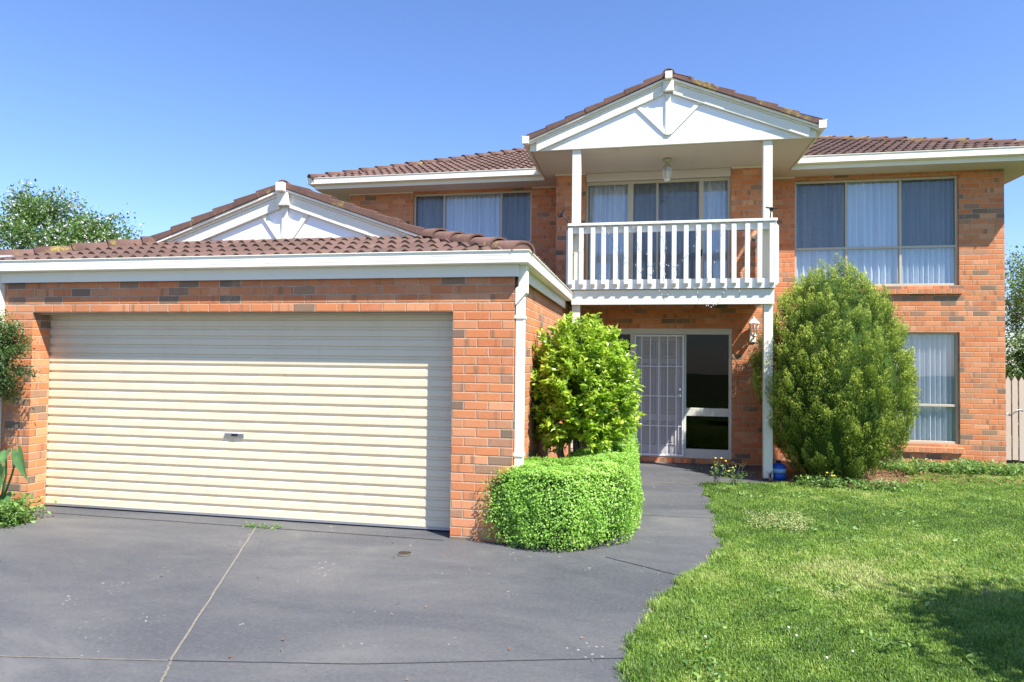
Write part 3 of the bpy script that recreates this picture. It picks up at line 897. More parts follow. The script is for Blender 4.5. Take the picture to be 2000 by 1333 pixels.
def baluster_mesh():
    m = MB(); w = .033; z0, z1 = 1.085, 2.005; d0 = 9.915; d1 = 9.9615
    pts = [(d0, z0+.045), (d1, z0), (d1, z1), (d0, z1)]
    i = 0; m.v = [(-w, y_, z_) for y_, z_ in pts]+[(w, y_, z_) for y_, z_ in pts]
    m.f = [(0, 3, 2, 1), (4, 5, 6, 7), (0, 1, 5, 4), (1, 2, 6, 5), (2, 3, 7, 6), (3, 0, 4, 7)]; m.sm = [False]*6
    return m
b0 = None
for k in range(18):
    x = -1.045+k*.1713
    if b0 is None:
        b0 = baluster_mesh().build('baluster', M['rail'], house, .003, origin=(0, 0, 0)); b0.location.x += x
        base_loc = b0.location.copy(); base_loc.x -= x; base_rx = 0
    else:
        o = b0.copy(); COL.objects.link(o); o.parent = house
        o.location = base_loc+Vector((x, 0, 0))
        o.rotation_euler = (0, R(random.uniform(-.25, .25)), 0)
# side railings
for s, x in ((-1, -1.06), (1, 1.925)):
    xa, xb = (x, x+.04) if s < 0 else (x-.04, x)
    box('side_rail', M['rail'], house, xa, xb, 10.006, 11.39, 1.055, 1.20)
    box('side_rail', M['rail'], house, xa, xb, 10.0505, 11.39, 1.915, 2.018)
    box('handrail', M['rail'], house, xa-.03, xb+.03, 10.0505, 11.39, 2.019, 2.060)
    for k in range(9):
        y = 9.99+k*.165
        xo = x if s > 0 else x-.047
        m = MB()
        pts = [(xo+(0 if s > 0 else .047), 1.085), (xo+(.047 if s > 0 else 0), 1.13), (xo+(.047 if s > 0 else 0), 1.955), (xo+(0 if s > 0 else .047), 2.012)]
        if s < 0: pts = pts[::-1]
        m.prism_y(pts, y-.033, y+.033); m.build('baluster', M['rail'], house)

# ================================================================== lanterns, solar lights, string lights
t = empty('wall_lantern', (1.845, W, .36+ZO))
tag(t, 'white six sided carriage lantern on the brick beside the entry', 'lantern')
cx, cy = 1.845, W-.13
MB().box(cx-.05, cx+.05, W-.022, W-.001, .30, .46).build('wall_plate', M['lampw'], t, .01)
MB().tube([(cx, W-.02, .37), (cx, W-.08, .36), (cx, cy, .385)], .013).build('arm', M['lampw'], t)
MB().lathe((cx, cy, .385), [(.02, 0), (.045, .02), (.045, .04)], 6).lathe((cx, cy, .385), [(.10, .225), (.06, .275), (.025, .30), (.012, .34)], 6).build('cap', M['lampw'], t)
MB().lathe((cx, cy, .425), [(.042, 0), (.078, .185)], 6).build('lamp_glass', M['glass'], t)
mm = MB()
for k in range(6):
    a = 2*math.pi*k/6+math.pi/6
    mm.tube([(cx+.044*math.cos(a), cy+.044*math.sin(a), .425), (cx+.08*math.cos(a), cy+.08*math.sin(a), .612)], .006, 6)
mm.build('cage', M['lampw'], t)
cx, cy = .425, 10.75
t = empty('ceiling_lantern', (cx, cy, 3.24+ZO))
tag(t, 'small cream lantern hanging from the balcony ceiling', 'lantern')
MB().lathe((cx, cy, 3.175), [(.03, 0), (.065, .035), (.065, .069)], 16).build('ceiling_rose', M['lampc'], t)
MB().lathe((cx, cy, 3.085), [(.095, 0), (.09, .012), (.045, .055), (.022, .09)], 6).build('cap', M['lampc'], t)
MB().lathe((cx, cy, 2.91), [(.05, 0), (.078, .174)], 6).build('lamp_glass', M['glass'], t)
MB().lathe((cx, cy, 2.875), [(.02, 0), (.055, .015), (.052, .034)], 6).build('base_cup', M['lampw'], t)
mm = MB()
for k in range(6):
    a = 2*math.pi*k/6+math.pi/6
    mm.tube([(cx+.052*math.cos(a), cy+.052*math.sin(a), 2.91), (cx+.08*math.cos(a), cy+.08*math.sin(a), 3.086)], .005, 6)
mm.build('cage', M['lampw'], t)
mm = MB()
for s in (-1, 1): mm.tube([(cx+s*.07, cy, 3.09), (cx+s*.10, cy, 3.06), (cx+s*.125, cy, 3.08), (cx+s*.12, cy, 3.10)], .007, 6)
mm.build('scroll', M['lampc'], t)

def solar(loc, top, tilt, label):
    t = empty('solar_light', loc); tag(t, label, 'solar light', 'solar spot lights on the balcony rail')
    a = Vector(loc)-Vector((0, 0, ZO)); b_ = Vector(top)
    MB().tube([a, a.lerp(b_, .5), b_], [.011, .008, .007], 8).build('stake', M['black'], t)
    d_ = (b_-a).normalized()
    q = MB().box(-.075, .075, -.05, .05, -.008, .008)
    rot = Matrix.Rotation(tilt, 4, 'Y') @ Matrix.Rotation(R(20), 4, 'X')
    q.v = [tuple(rot @ Vector(v)+b_) for v in q.v]; q.build('panel', M['black'], t, .003)
    MB().tube([b_-Vector((0, 0, .01)), b_-Vector((0, .02, .05))], [.028, .02], 10).build('lamp_head', M['black'], t)
solar((-1.06, 9.98, 2.06+ZO), (-1.185, 9.93, 2.225), R(-50), 'black solar light leaning outward at the left end of the balcony rail')
solar((1.855, 9.98, 2.06+ZO), (1.865, 9.95, 2.215), R(8), 'black solar light with a flat panel at the right end of the balcony rail')

t = empty('string_lights', (0, 9.9, 1.06+ZO)); tag(t, 'thin wire of tiny clear fairy lights looped over the balcony balusters', 'string lights')
wires = [[(-1.05, 1.55), (-.75, 1.72)], [(-.55, 2.0), (-.38, 1.75), (-.18, 1.5), (.05, 1.33), (.32, 1.27)], [(-.1, 1.98), (.02, 1.7), (.18, 1.45), (.42, 1.38), (.62, 1.46), (.78, 1.66), (.83, 1.97)],
         [(.36, 1.9), (.39, 1.4), (.37, 1.12)], [(.55, 1.4), (.53, 1.1), (.57, 1.0)], [(1.22, 1.95), (1.1, 1.6), (1.03, 1.25), (1.0, 1.05)],
         [(.28, 1.03), (.36, .90), (.44, 1.04)], [(.80, 1.05), (.86, .90), (.96, .80), (1.02, .78), (1.1, .82), (1.2, .98), (1.26, 1.06)], [(1.42, 1.0), (1.45, .86), (1.5, .84)]]
wm = MB(); blb = MB(); rr = random.Random(3)
for wv in wires:
    pts = []
    for i in range(len(wv)-1):
        for k in range(6):
            f = k/6; pts.append((wv[i][0]*(1-f)+wv[i+1][0]*f+rr.uniform(-.012, .012), 9.895+rr.uniform(-.01, .01), wv[i][1]*(1-f)+wv[i+1][1]*f+rr.uniform(-.012, .012)))
    wm.tube(pts, .0022, 4)
    for p in pts[::3]:
        blb.lathe((p[0], p[1]-.006, p[2]-.008), [(.002, 0), (.0055, .006), (.004, .016), (.001, .02)], 6)
wm.build('wire', M['wire'], t); blb.build('bulb', M['bulb'], t)

# ================================================================== GROUND
def sheet(name, pts, z, mat, sub=0, kind='structure', parent=None):
    bm = bmesh.new(); vs = [bm.verts.new((p[0], p[1], z)) for p in pts]; bm.faces.new(vs)
    bmesh.ops.triangulate(bm, faces=bm.faces[:])
    me = bpy.data.meshes.new(name); bm.to_mesh(me); bm.free(); me.materials.append(mat)
    o = bpy.data.objects.new(name, me); COL.objects.link(o)
    if parent: o.parent = parent
    if kind: o['kind'] = kind
    # face up
    if me.polygons[0].normal.z < 0: me.flip_normals()
    return o
sheet('ground', [(-150, -60), (150, -60), (150, 400), (-150, 400)], -.012, M['ground'])
edge = [(2.05, 9.80), (1.6, 9.70), (1.2, 9.62), (.90, 9.54), (.87, 8.6), (.85, 7.81), (.84, 7.3), (.83, 6.9), (.79, 6.4), (.68, 6.01), (.52, 5.62), (.37, 5.33), (.2, 4.95), (.12, 4.7),
        (.06, 4.41), (-.02, 4.2), (-.07, 3.99), (-.06, 3.74), (0, 3.4), (.1, 2.8), (.2, 1.5), (.3, 0), (.3, -6)]
sheet('driveway', [(-14, -6), (-14, 5.75), (-7.0, 5.78), (-6.6, 6.02), (-6.58, 6.5), (-1.77, 6.5), (-1.76, 6.04), (-1.17, 6.04), (-1.17, 11.45), (2.05, 11.45)][::1]+edge, -.004, M['drive'])
lawn_poly = edge[:-1]+[(.3, -6), (14, -6), (14, 12.1), (6.1, 12.1), (5.97, 11.75), (4.6, 11.65), (4.1, 11.2), (3.9, 10.4), (3.1, 9.72), (2.4, 9.66)]
sheet('lawn', lawn_poly, -.004, M['lawn'])
sheet('garden_bed', [(2.05, 9.80), (2.4, 9.66), (3.1, 9.72), (3.9, 10.4), (4.1, 11.2), (4.6, 11.65), (5.97, 11.75), (6.1, 12.1), (6.1, 12.2), (2.05, 12.2)], -.003, M['mulch'])
def strip(pts, w, mat, name='joint'):
    m = MB()
    for i in range(len(pts)-1):
        a, b_ = Vector(pts[i]), Vector(pts[i+1]); d_ = (b_-a).normalized(); n_ = Vector((-d_.y, d_.x))*w/2
        m.poly([(*(a-n_), GND), (*(b_-n_), GND), (*(b_+n_), GND), (*(a+n_), GND)][::1])
    o = m.build(name, mat, None); o['kind'] = 'structure'
    if o.data.polygons[0].normal.z < 0: o.data.flip_normals()
    return o
def wob(pts, n=14, a=.012, seed=1):
    r_ = random.Random(seed); out = []
    for i in range(len(pts)-1):
        for k in range(n):
            f = k/n; out.append((pts[i][0]*(1-f)+pts[i+1][0]*f+r_.uniform(-a, a), pts[i][1]*(1-f)+pts[i+1][1]*f+r_.uniform(-a, a)))
    return out+[pts[-1]]
strip(wob([(-3.77, 6.0), (-2.60, 3.33), (-2.45, 3.05), (-2.3, 1.5)], 16, .004), .014, M['joint'], 'driveway_joint')
strip(wob([(-7, 2.85), (-3.57, 3.14), (-2.6, 3.3)], 10, .004), .009, M['joint'], 'driveway_joint')
strip(wob([(-2.6, 3.3), (-1.54, 3.49), (-.06, 3.89)], 14, .002), .006, M['jointd'], 'driveway_joint')
strip(wob([(-6.6, 6.03), (-1.8, 5.99)], 20, .004), .012, M['jointd'], 'driveway_joint')
strip(wob([(-.27, 5.81), (.42, 5.40)], 6, .004), .012, M['jointd'], 'driveway_joint')
strip(wob([(-.3, 7.45), (.85, 7.5)], 6, .004), .008, M['jointd'], 'driveway_joint')
strip(wob([(-1.1, 9.38), (.9, 9.50)], 14, .006), .02, M['joint'], 'driveway_joint')

# drain grate
t = empty('drain_grate', (-2.01, 5.5, 0)); tag(t, 'small round rusty drain grate sunk in the driveway before the garage', 'drain grate')
gm = MB()
gm.lathe((-2.01, 5.5, GND), [(.061, 0), (.066, 0), (.066, .004), (.061, .004)], 24)
gm.build('rim', plain('pale_concrete_rim', (.20, .18, .15), .9), t)
gg = MB(); gg.lathe((-2.01, 5.5, GND), [(.061, .001), (.061, .003)], 24); gg.build('drain_hole', M['rubber'], t)
gb = MB()
for k in range(-3, 4):
    w_ = math.sqrt(max(.058**2-(k*.017)**2, 0)); gb.box(-2.01+k*.017-.003, -2.01+k*.017+.003, 5.5-w_, 5.5+w_, GND+.004, GND+.009)
for k in (-1, 0, 1):
    w_ = math.sqrt(.058**2-(k*.028)**2); gb.box(-2.01-w_, -2.01+w_, 5.5+k*.028-.002, 5.5+k*.028+.002, GND+.0045, GND+.0085)
gb.build('grille', plain('rusty_iron', (.045, .026, .016), .8), t)

# blue bottle
t = empty('water_bottle', (2.02, 10.22, 0)); tag(t, 'blue plastic water bottle standing behind the foot of the right balcony post', 'bottle')
MB().lathe((2.02, 10.22, GND), [(.095, 0), (.105, .015), (.105, .07), (.098, .08), (.105, .09), (.105, .17), (.09, .205), (.04, .235)], 24).build('body', M['blue'], t)
MB().lathe((2.02, 10.22, GND+.235), [(.034, 0), (.034, .03), (.03, .035)], 16).build('cap', M['black'], t)
MB().lathe((2.02, 10.22, GND+.095), [(.1062, 0), (.1062, .06)], 24).build('band', M['label'], t)

# ================================================================== foliage
def leaf_object(name, P, N, size, rnd, mat, parent=None, aspect=.45, fold=.25, tipdir=None, off=None, kind=None, taper=True):
    """one mesh of many folded leaves; P points, N facing normals, size lengths, tipdir growth directions"""
    n = len(P)
    if tipdir is None:
        tipdir = RNG.normal(size=(n, 3))
    T_ = tipdir - (tipdir*N).sum(1, keepdims=True)*N
    T_ /= np.linalg.norm(T_, axis=1, keepdims=True)+1e-9
    B_ = np.cross(N, T_)
    s = size[:, None]
    w = s*aspect*.5
    v0 = P; v3 = P+T_*s
    mid = P+T_*s*.45
    v1 = mid+B_*w+N*w*fold*1.6; v2 = mid-B_*w+N*w*fold*1.6
    V = np.stack([v0, v1, v3, v2], 1).reshape(-1, 3)
    idx = np.arange(n)*4
    F = np.stack([idx, idx+1, idx+2, idx, idx+2, idx+3], 1).reshape(-1)
    me = bpy.data.meshes.new(name)
    me.vertices.add(4*n); me.loops.add(6*n); me.polygons.add(2*n)
    o_ = np.array(off if off is not None else (0, 0, 0), float)
    me.vertices.foreach_set('co', (V-o_).astype(np.float32).ravel())
    me.loops.foreach_set('vertex_index', F.astype(np.int32))
    me.polygons.foreach_set('loop_start', (np.arange(2*n)*3).astype(np.int32))
    me.polygons.foreach_set('loop_total', np.full(2*n, 3, np.int32))
    me.update(calc_edges=True)
    at = me.attributes.new('rnd', 'FLOAT', 'POINT')
    at.data.foreach_set('value', np.repeat(rnd, 4).astype(np.float32))
    me.materials.append(mat)
    o = bpy.data.objects.new(name, me); COL.objects.link(o)
    if parent: o.parent = parent; o.location = Vector(tuple(o_))-wl(parent)
    else: o.location = tuple(o_)
    WL[o.name] = Vector(tuple(o_))
    if kind: o['kind'] = kind
    return o

def unit(v): return v/(np.linalg.norm(v, axis=-1, keepdims=True)+1e-9)
def snoise(P, f, seed=0):
    r_ = np.random.default_rng(seed); out = np.zeros(len(P))
    for k in range(6):
        d_ = unit(r_.normal(size=3)); fr = f*(1+.6*r_.random()); out += np.sin(P@d_*fr+r_.random()*6.28)
    return out/6*1.6

def core_object(name, P_fn, mat, parent, nu=48, nv=24):
    """closed inner body that stops one seeing straight through a dense bush"""
    m = MB(); vs = []
    for j in range(nv+1):
        for i in range(nu):
            vs.append(P_fn(2*math.pi*i/nu, j/nv))
    m.v = [(a, b_, c_-ZO) for a, b_, c_ in vs]
    for j in range(nv):
        for i in range(nu):
            a = j*nu+i; b_ = j*nu+(i+1) % nu
            m.f.append((a, b_, b_+nu, a+nu)); m.sm.append(False)
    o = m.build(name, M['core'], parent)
    return o

# --- box hedge along the path and round the garage corner
t = empty('box_hedge', (-.6, 6.4, 0)); tag(t, 'low rounded light green box hedge curving round the garage corner', 'hedge')
path = [(-1.10, 6.33, .47), (-.80, 6.34, .56), (-.56, 6.45, .55), (-.42, 7.0, .41), (-.38, 7.8, .36), (-.36, 8.6, .35), (-.36, 9.1, .33)]
PTS = np.array(path)
def hedge_pt(s, a):
    """s along the path 0..1, a angle round the section (0 right side, pi left, going over the top)"""
    f = s*(len(path)-1); i = min(int(f), len(path)-2); q = f-i
    p = PTS[i]*(1-q)+PTS[i+1]*q
    i0 = max(i-1, 0)
    d_ = (PTS[min(i+1, len(path)-1)]-PTS[i]); d_ = d_[:2]/np.linalg.norm(d_[:2]); n_ = np.array((d_[1], -d_[0]))
    return p, d_, n_
HT = .745
def hedge_surface(n):
    P = np.zeros((n, 3)); N = np.zeros((n, 3))
    # signed distance style: sample points on the union of fat rounded segments
    k = 0
    segs = [(PTS[i], PTS[i+1]) for i in range(len(PTS)-1)]
    lens = np.array([np.linalg.norm((b_-a)[:2])+.3 for a, b_ in segs]); lens /= lens.sum()
    out = []
    while k < n:
        m_ = 20000
        si = RNG.choice(len(segs), m_, p=lens); q = RNG.uniform(-.0, 1.0, m_)
        A = np.array([s[0] for s in segs])[si]; B = np.array([s[1] for s in segs])[si]
        c_ = A+(B-A)*q[:, None]
        th = RNG.uniform(0, 2*math.pi, m_)
        ht = HT-.05+.10*np.clip((c_[:, 1]-6.5)/2, 0, 1)+.015*np.sin(c_[:, 1]*5)
        zz = RNG.uniform(0, 1, m_)**.9
        top = RNG.random(m_) < .34
        rr_ = c_[:, 2]
        # side profile, bulging, rounded shoulder
        prof = np.where(zz < .5, .93+.07*np.sin(zz/.5*math.pi*.5), np.sqrt(np.clip(1-((zz-.5)/.5)**2*.42, 0, 1)))
        prof = np.where(zz < .12, prof*(.90+.8*zz), prof)
        r1 = np.where(top, np.sqrt(RNG.random(m_))*.80, prof)
        z = np.where(top, ht*(1-.09*(r1/.80)**3), zz*ht*.95)
        x = c_[:, 0]+np.cos(th)*rr_*r1; y = c_[:, 1]+np.sin(th)*rr_*r1
        nrm = np.stack([np.cos(th), np.sin(th), np.where(top, 2.2, (zz-.35)*1.2)], 1)
        p = np.stack([x, y, z], 1)
        # keep only points on the outside of every other circle along the path
        keep = np.ones(m_, bool)
        for a_, b_ in segs:
            for qq in np.linspace(0, 1, 7):
                cc = a_+(b_-a_)*qq
                dd = np.hypot(x-cc[0], y-cc[1])
                keep &= (dd > cc[2]*np.where(top, -1, prof)*.965)
        keep &= ~((y > 6.04) & (x < -1.15)) & ~((x < -.95) & (y > 6.9))
        p, nrm = p[keep], unit(nrm[keep]); out.append((p, nrm)); k += len(p)
    P = np.concatenate([o[0] for o in out])[:n]; N = np.concatenate([o[1] for o in out])[:n]
    return P, N
P, N = hedge_surface(330000)
bumpn = snoise(P, 6, 2)*.025+snoise(P, 11, 3)*.032+snoise(P, 26, 4)*.022+snoise(P, 60, 5)*.012
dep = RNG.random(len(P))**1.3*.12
P = P+N*(bumpn-dep+.012)[:, None]
N2 = unit(N+np.array((.15, -.1, .35))+RNG.normal(size=N.shape)*.6)
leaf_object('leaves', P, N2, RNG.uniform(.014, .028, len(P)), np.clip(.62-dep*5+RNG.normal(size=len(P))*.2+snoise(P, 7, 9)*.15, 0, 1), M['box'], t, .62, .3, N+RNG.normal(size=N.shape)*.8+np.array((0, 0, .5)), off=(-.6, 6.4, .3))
# stray shoots
ii = RNG.choice(len(P), 1500); leaf_object('shoots', P[ii]+N[ii]*RNG.uniform(.01, .035, 1500)[:, None], unit(RNG.normal(size=(1500, 3))), RNG.uniform(.014, .026, 1500), RNG.uniform(.6, 1, 1500), M['box'], t, .5, .2, N[ii]+np.array((0, 0, .6)), off=(-.6, 6.4, .3))
cm = MB()
for i, (a, b_) in enumerate(zip(path[:-1], path[1:])):
    for q in (0, .25, .5, .75):
        c_ = [a[j]*(1-q)+b_[j]*q for j in range(3)]
        if c_[2] < .2: continue
        h_ = HT-.12
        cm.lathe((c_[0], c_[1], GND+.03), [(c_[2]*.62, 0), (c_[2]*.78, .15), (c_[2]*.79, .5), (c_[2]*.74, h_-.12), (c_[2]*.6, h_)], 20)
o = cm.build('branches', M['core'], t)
at = o.data.attributes.new('rnd', 'FLOAT', 'POINT'); at.data.foreach_set('value', np.zeros(len(o.data.vertices), np.float32))

# --- glossy round bush on short trunks
cb = np.array((-.63, 7.42, 1.37)); rb = np.array((.61, .60, .78))
t = empty('camellia_bush', (-.63, 7.42, 0)); tag(t, 'glossy yellow green rounded bush on several trunks behind the box hedge', 'bush')
tr = MB()
for (dx, dy, tx, ty) in ((-.18, -.05, -.32, -.1), (-.05, .05, -.1, .15), (.04, -.08, .12, -.2), (.12, .02, .35, .1), (.0, .0, .02, .0)):
    pts = [(cb[0]+dx, cb[1]+dy, GND), (cb[0]+dx*1.1, cb[1]+dy, GND+.45), (cb[0]+(dx+tx)/2*1.1, cb[1]+(dy+ty)/2, GND+.9), (cb[0]+tx*1.1, cb[1]+ty, GND+1.7)]
    tr.tube(pts, [.055, .045, .035, .012], 9)
for k in range(26):
    a = RNG.uniform(0, 6.28); el = RNG.uniform(-.3, 1.3)
    d_ = np.array((math.cos(a)*math.cos(el), math.sin(a)*math.cos(el), math.sin(el)))
    e_ = cb+d_*rb*.9
    tr.tube([(cb[0]+d_[0]*.1, cb[1]+d_[1]*.1, cb[2]-.45-ZO), tuple((cb*.5+e_*.5)-np.array((0, 0, ZO+.08))), tuple(e_-np.array((0, 0, ZO)))], [.016, .011, .004], 6)
tr.build('trunk', M['barkg'], t)
nt_ = 1000
cl = []
d_ = unit(RNG.normal(size=(nt_, 3)));
sh = 1+snoise(d_, 3.2, 21)*.13+snoise(d_, 7.5, 22)*.09
rad = RNG.uniform(.5, 1.06, nt_)**.7
C = cb+d_*rb*(rad*sh)[:, None]
keepc = C[:, 2] > .80+.10*np.sin(d_[:, 0]*7+2); C = C[keepc]; d_ = d_[keepc]; nt_ = len(C)
k_ = 19
Pn = np.repeat(C, k_, 0); Dn = np.repeat(unit(d_*.8+np.array((0, 0, .5))), k_, 0)
along = np.tile(np.linspace(0, 1, k_), nt_)
Pn = Pn+Dn*(along*.12-.06)[:, None]+RNG.normal(size=Pn.shape)*.015
Tn = unit(Dn*.7+RNG.normal(size=Pn.shape)*.75)
Nn = unit(np.cross(Tn, RNG.normal(size=Pn.shape))+np.array((.1, -.1, .9)))
crnd = np.repeat(RNG.random(nt_), k_)
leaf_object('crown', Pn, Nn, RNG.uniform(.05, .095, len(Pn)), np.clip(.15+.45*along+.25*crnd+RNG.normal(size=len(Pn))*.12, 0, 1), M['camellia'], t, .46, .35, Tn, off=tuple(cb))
core_object('inner_core', lambda a, v: tuple(cb+np.array((math.cos(a)*math.sin(v*math.pi), math.sin(a)*math.sin(v*math.pi), -math.cos(v*math.pi)))*rb*.45*(1+.15*math.sin(5*a+7*v))+np.array((0, 0, .12))), M['camellia'], t, 30, 14)

# --- big egg-shaped conifer
cc = np.array((2.84, 10.46)); CH = 3.02
t = empty('conifer_bush', (cc[0], cc[1], 0)); tag(t, 'large egg shaped green conifer bush beside the balcony post', 'conifer')
def egg(v):
    """radius at relative height v"""
    v = np.asarray(v, float)
    r_ = np.interp(v, [0, .05, .12, .25, .40, .55, .68, .80, .88, .94, .98, 1.0], [.42, .55, .71, .87, .94, .92, .83, .69, .52, .36, .20, .03])
    return r_
MB().tube([(cc[0], cc[1], GND), (cc[0], cc[1], GND+2.6)], [.12, .03], 10).build('trunk', M['bark'], t)
ns = 1500
v_ = RNG.random(ns*3); w_ = egg(v_); v_ = v_[RNG.random(len(v_)) < (w_/1.02)][:ns]; ns = len(v_)
a_ = RNG.uniform(0, 2*math.pi, ns)
lump = np.sin(a_*3+v_*6+1)*.04+np.sin(a_*8-v_*9)*.045+np.sin(a_*17+v_*7+2)*.035+np.sin(a_*31-v_*13)*.02
r_ = egg(v_)*(1+lump*1.15)*np.where(np.cos(a_) > 0, 1-.05*np.cos(a_), 1)+RNG.normal(size=ns)*.03
yscale = 1.08
base = np.stack([cc[0]+np.cos(a_)*r_*.99, cc[1]+np.sin(a_)*r_*yscale, v_*CH], 1)
# second peak slightly left
pk = (v_ > .9)
out_ = np.stack([np.cos(a_), np.sin(a_), np.zeros(ns)], 1)
slope = np.stack([out_[:, 0]*.35, out_[:, 1]*.35, np.ones(ns)], 1)     # sprays rise and lean out
slope = unit(slope+out_*(.25*(1-v_))[:, None]-out_*(np.clip(v_-.6, 0, 1)*1.3)[:, None])
kk = 150
along = RNG.random((ns, kk)); ang = RNG.uniform(0, 2*math.pi, (ns, kk))
Ls = RNG.uniform(.15, .36, ns)[:, None]; Ws = RNG.uniform(.036, .078, ns)[:, None]
wid = Ws*np.sin(np.clip(along*.85+.12, 0, 1)*math.pi)**.7
q1 = unit(np.cross(slope, out_+1e-3)); q2 = np.cross(slope, q1)
off_ = (q1[:, None]*np.cos(ang)[..., None]+q2[:, None]*np.sin(ang)[..., None])
Pc = base[:, None]+slope[:, None]*(along*Ls)[..., None]+off_*wid[..., None]
Nc = unit(off_+RNG.normal(size=off_.shape)*.45)
Tc = unit(slope[:, None]+off_*.25+RNG.normal(size=off_.shape)*.25)
Pc = Pc.reshape(-1, 3); Nc = Nc.reshape(-1, 3); Tc = Tc.reshape(-1, 3)
rv = np.clip(.02+.8*along+RNG.normal(size=along.shape)*.13+(RNG.random(ns)[:, None]-.5)*.3, 0, 1).ravel()  # spray bases darkened, tips brightened: shade and sun put into leaf colour
ok = Pc[:, 2] > .02; ok &= ~((Pc[:, 0] < 2.1) & (Pc[:, 1] > 11.38)) & (Pc[:, 1] < 12.1)
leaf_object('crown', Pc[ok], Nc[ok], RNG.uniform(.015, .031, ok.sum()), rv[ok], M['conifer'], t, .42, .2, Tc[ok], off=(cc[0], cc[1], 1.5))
core_object('inner_core', lambda a, v: (cc[0]+math.cos(a)*float(egg(v))*.84*(1+.03*math.sin(7*a+9*v)), min(cc[1]+math.sin(a)*float(egg(v))*.88, 12.05), .05+v*(CH-.08)), M['conifer'], t, 64, 40)

# --- branching trees
def grow(mb, p, d_, L, r, depth, tips, rng, spread=.55, up=.15, nseg=3):
    pts = [Vector(p)]; rs = [r]; dd = Vector(d_)
    for k in range(nseg):
        dd = (dd+Vector((rng.uniform(-.18, .18), rng.uniform(-.18, .18), rng.uniform(-.05, .15)))).normalized()
        pts.append(pts[-1]+dd*L/nseg); rs.append(r*(1-.32*(k+1)/nseg))
    mb.tube(pts, rs, 7 if depth > 2 else 5, cap=False)
    if depth <= 1:
        for q in pts[1:]: tips.append((q.copy(), dd.copy()))
    if depth == 0: return
    nb = rng.choice((2, 3, 3)) if depth > 1 else 3
    for k in range(nb):
        a = rng.uniform(0, 6.28); s_ = rng.uniform(.5, 1.0)*spread
        o_ = dd.orthogonal().normalized(); o_ = Matrix.Rotation(a, 3, dd) @ o_
        nd = (dd+o_*s_*1.3+Vector((0, 0, up))).normalized()
        grow(mb, pts[-1] if k < 2 else pts[-2], nd, L*rng.uniform(.62, .85), rs[-1]*.72, depth-1, tips, rng, spread, up, nseg)

def tree(name, label, loc, h, r, depth, seed, leafm, nleaf, lsize, barkm, blossoms=0, lean=(0, 0, 1), trunkL=None, group=None, spread=.55, clump=.16):
    rng = random.Random(seed); g_ = np.random.default_rng(seed)
    t = empty(name, loc); tag(t, label, 'tree', group)
    mb = MB(); tips = []
    grow(mb, Vector((loc[0], loc[1], GND)), Vector(lean), trunkL or h*.3, r, depth, tips, rng, spread)
    mb.build('trunk', barkm, t)
    tp = np.array([tuple(a) for a, b_ in tips]); tp[:, 2] += ZO
    td = np.array([tuple(b_) for a, b_ in tips])
    idx = g_.integers(0, len(tp), nleaf)
    P = tp[idx]+g_.normal(size=(nleaf, 3))*clump
    Nn_ = unit(g_.normal(size=(nleaf, 3))+np.array((0, 0, .6)))
    leaf_object('crown', P, Nn_, g_.uniform(lsize*.6, lsize*1.2, nleaf), g_.random(nleaf), leafm, t, .5, .25, td[idx]+g_.normal(size=(nleaf, 3))*.8, off=tuple(P.mean(0)))
    if blossoms:
        idx = g_.integers(0, len(tp), blossoms)
        ctr = tp[idx]+g_.normal(size=(blossoms, 3))*clump*1.1
        P = np.repeat(ctr, 6, 0)+g_.normal(size=(blossoms*6, 3))*.022
        leaf_object('blossoms', P, unit(g_.normal(size=P.shape)), g_.uniform(.03, .055, len(P)), g_.random(len(P)), M['petal'], t, .8, .1, None, off=tuple(P.mean(0)))
    return t, tp
tree('blossom_tree', 'leafy tree covered in white blossom rising behind the garage roof', (-17.7, 15.2, 0), 7.2, .15, 6, 5, M['treeleaf'], 30000, .10, M['bark'], 2300, (.02, 0, 1), 2.1, spread=.62, clump=.14)
tree('garden_tree', 'sparse small leaved tree beyond the picket fence at the right', (8.75, 15.6, 0), 5, .08, 5, 12, M['treeleaf'], 9000, .06, M['bark'], 0, (-.05, 0, 1), 1.3, spread=.5, clump=.13)
tree('shade_tree', 'round leafy tree whose dark shadow falls across the near right lawn', (5.0, 3.25, 0), 3.2, .09, 5, 8, M['treeleaf'], 45000, .10, M['bark'], 0, (0, 0, 1), 1.05, spread=.6, clump=.22)

core_object('inner_core', lambda a, v: (5.05+1.0*math.cos(a)*math.sin(v*math.pi)*(1+.15*math.sin(3*a)), 3.2+.95*math.sin(a)*math.sin(v*math.pi), 2.15-.8*math.cos(v*math.pi)), M['core'], bpy.data.objects['shade_tree'], 24, 12)  # solid body added inside the crown to deepen its cast shadow
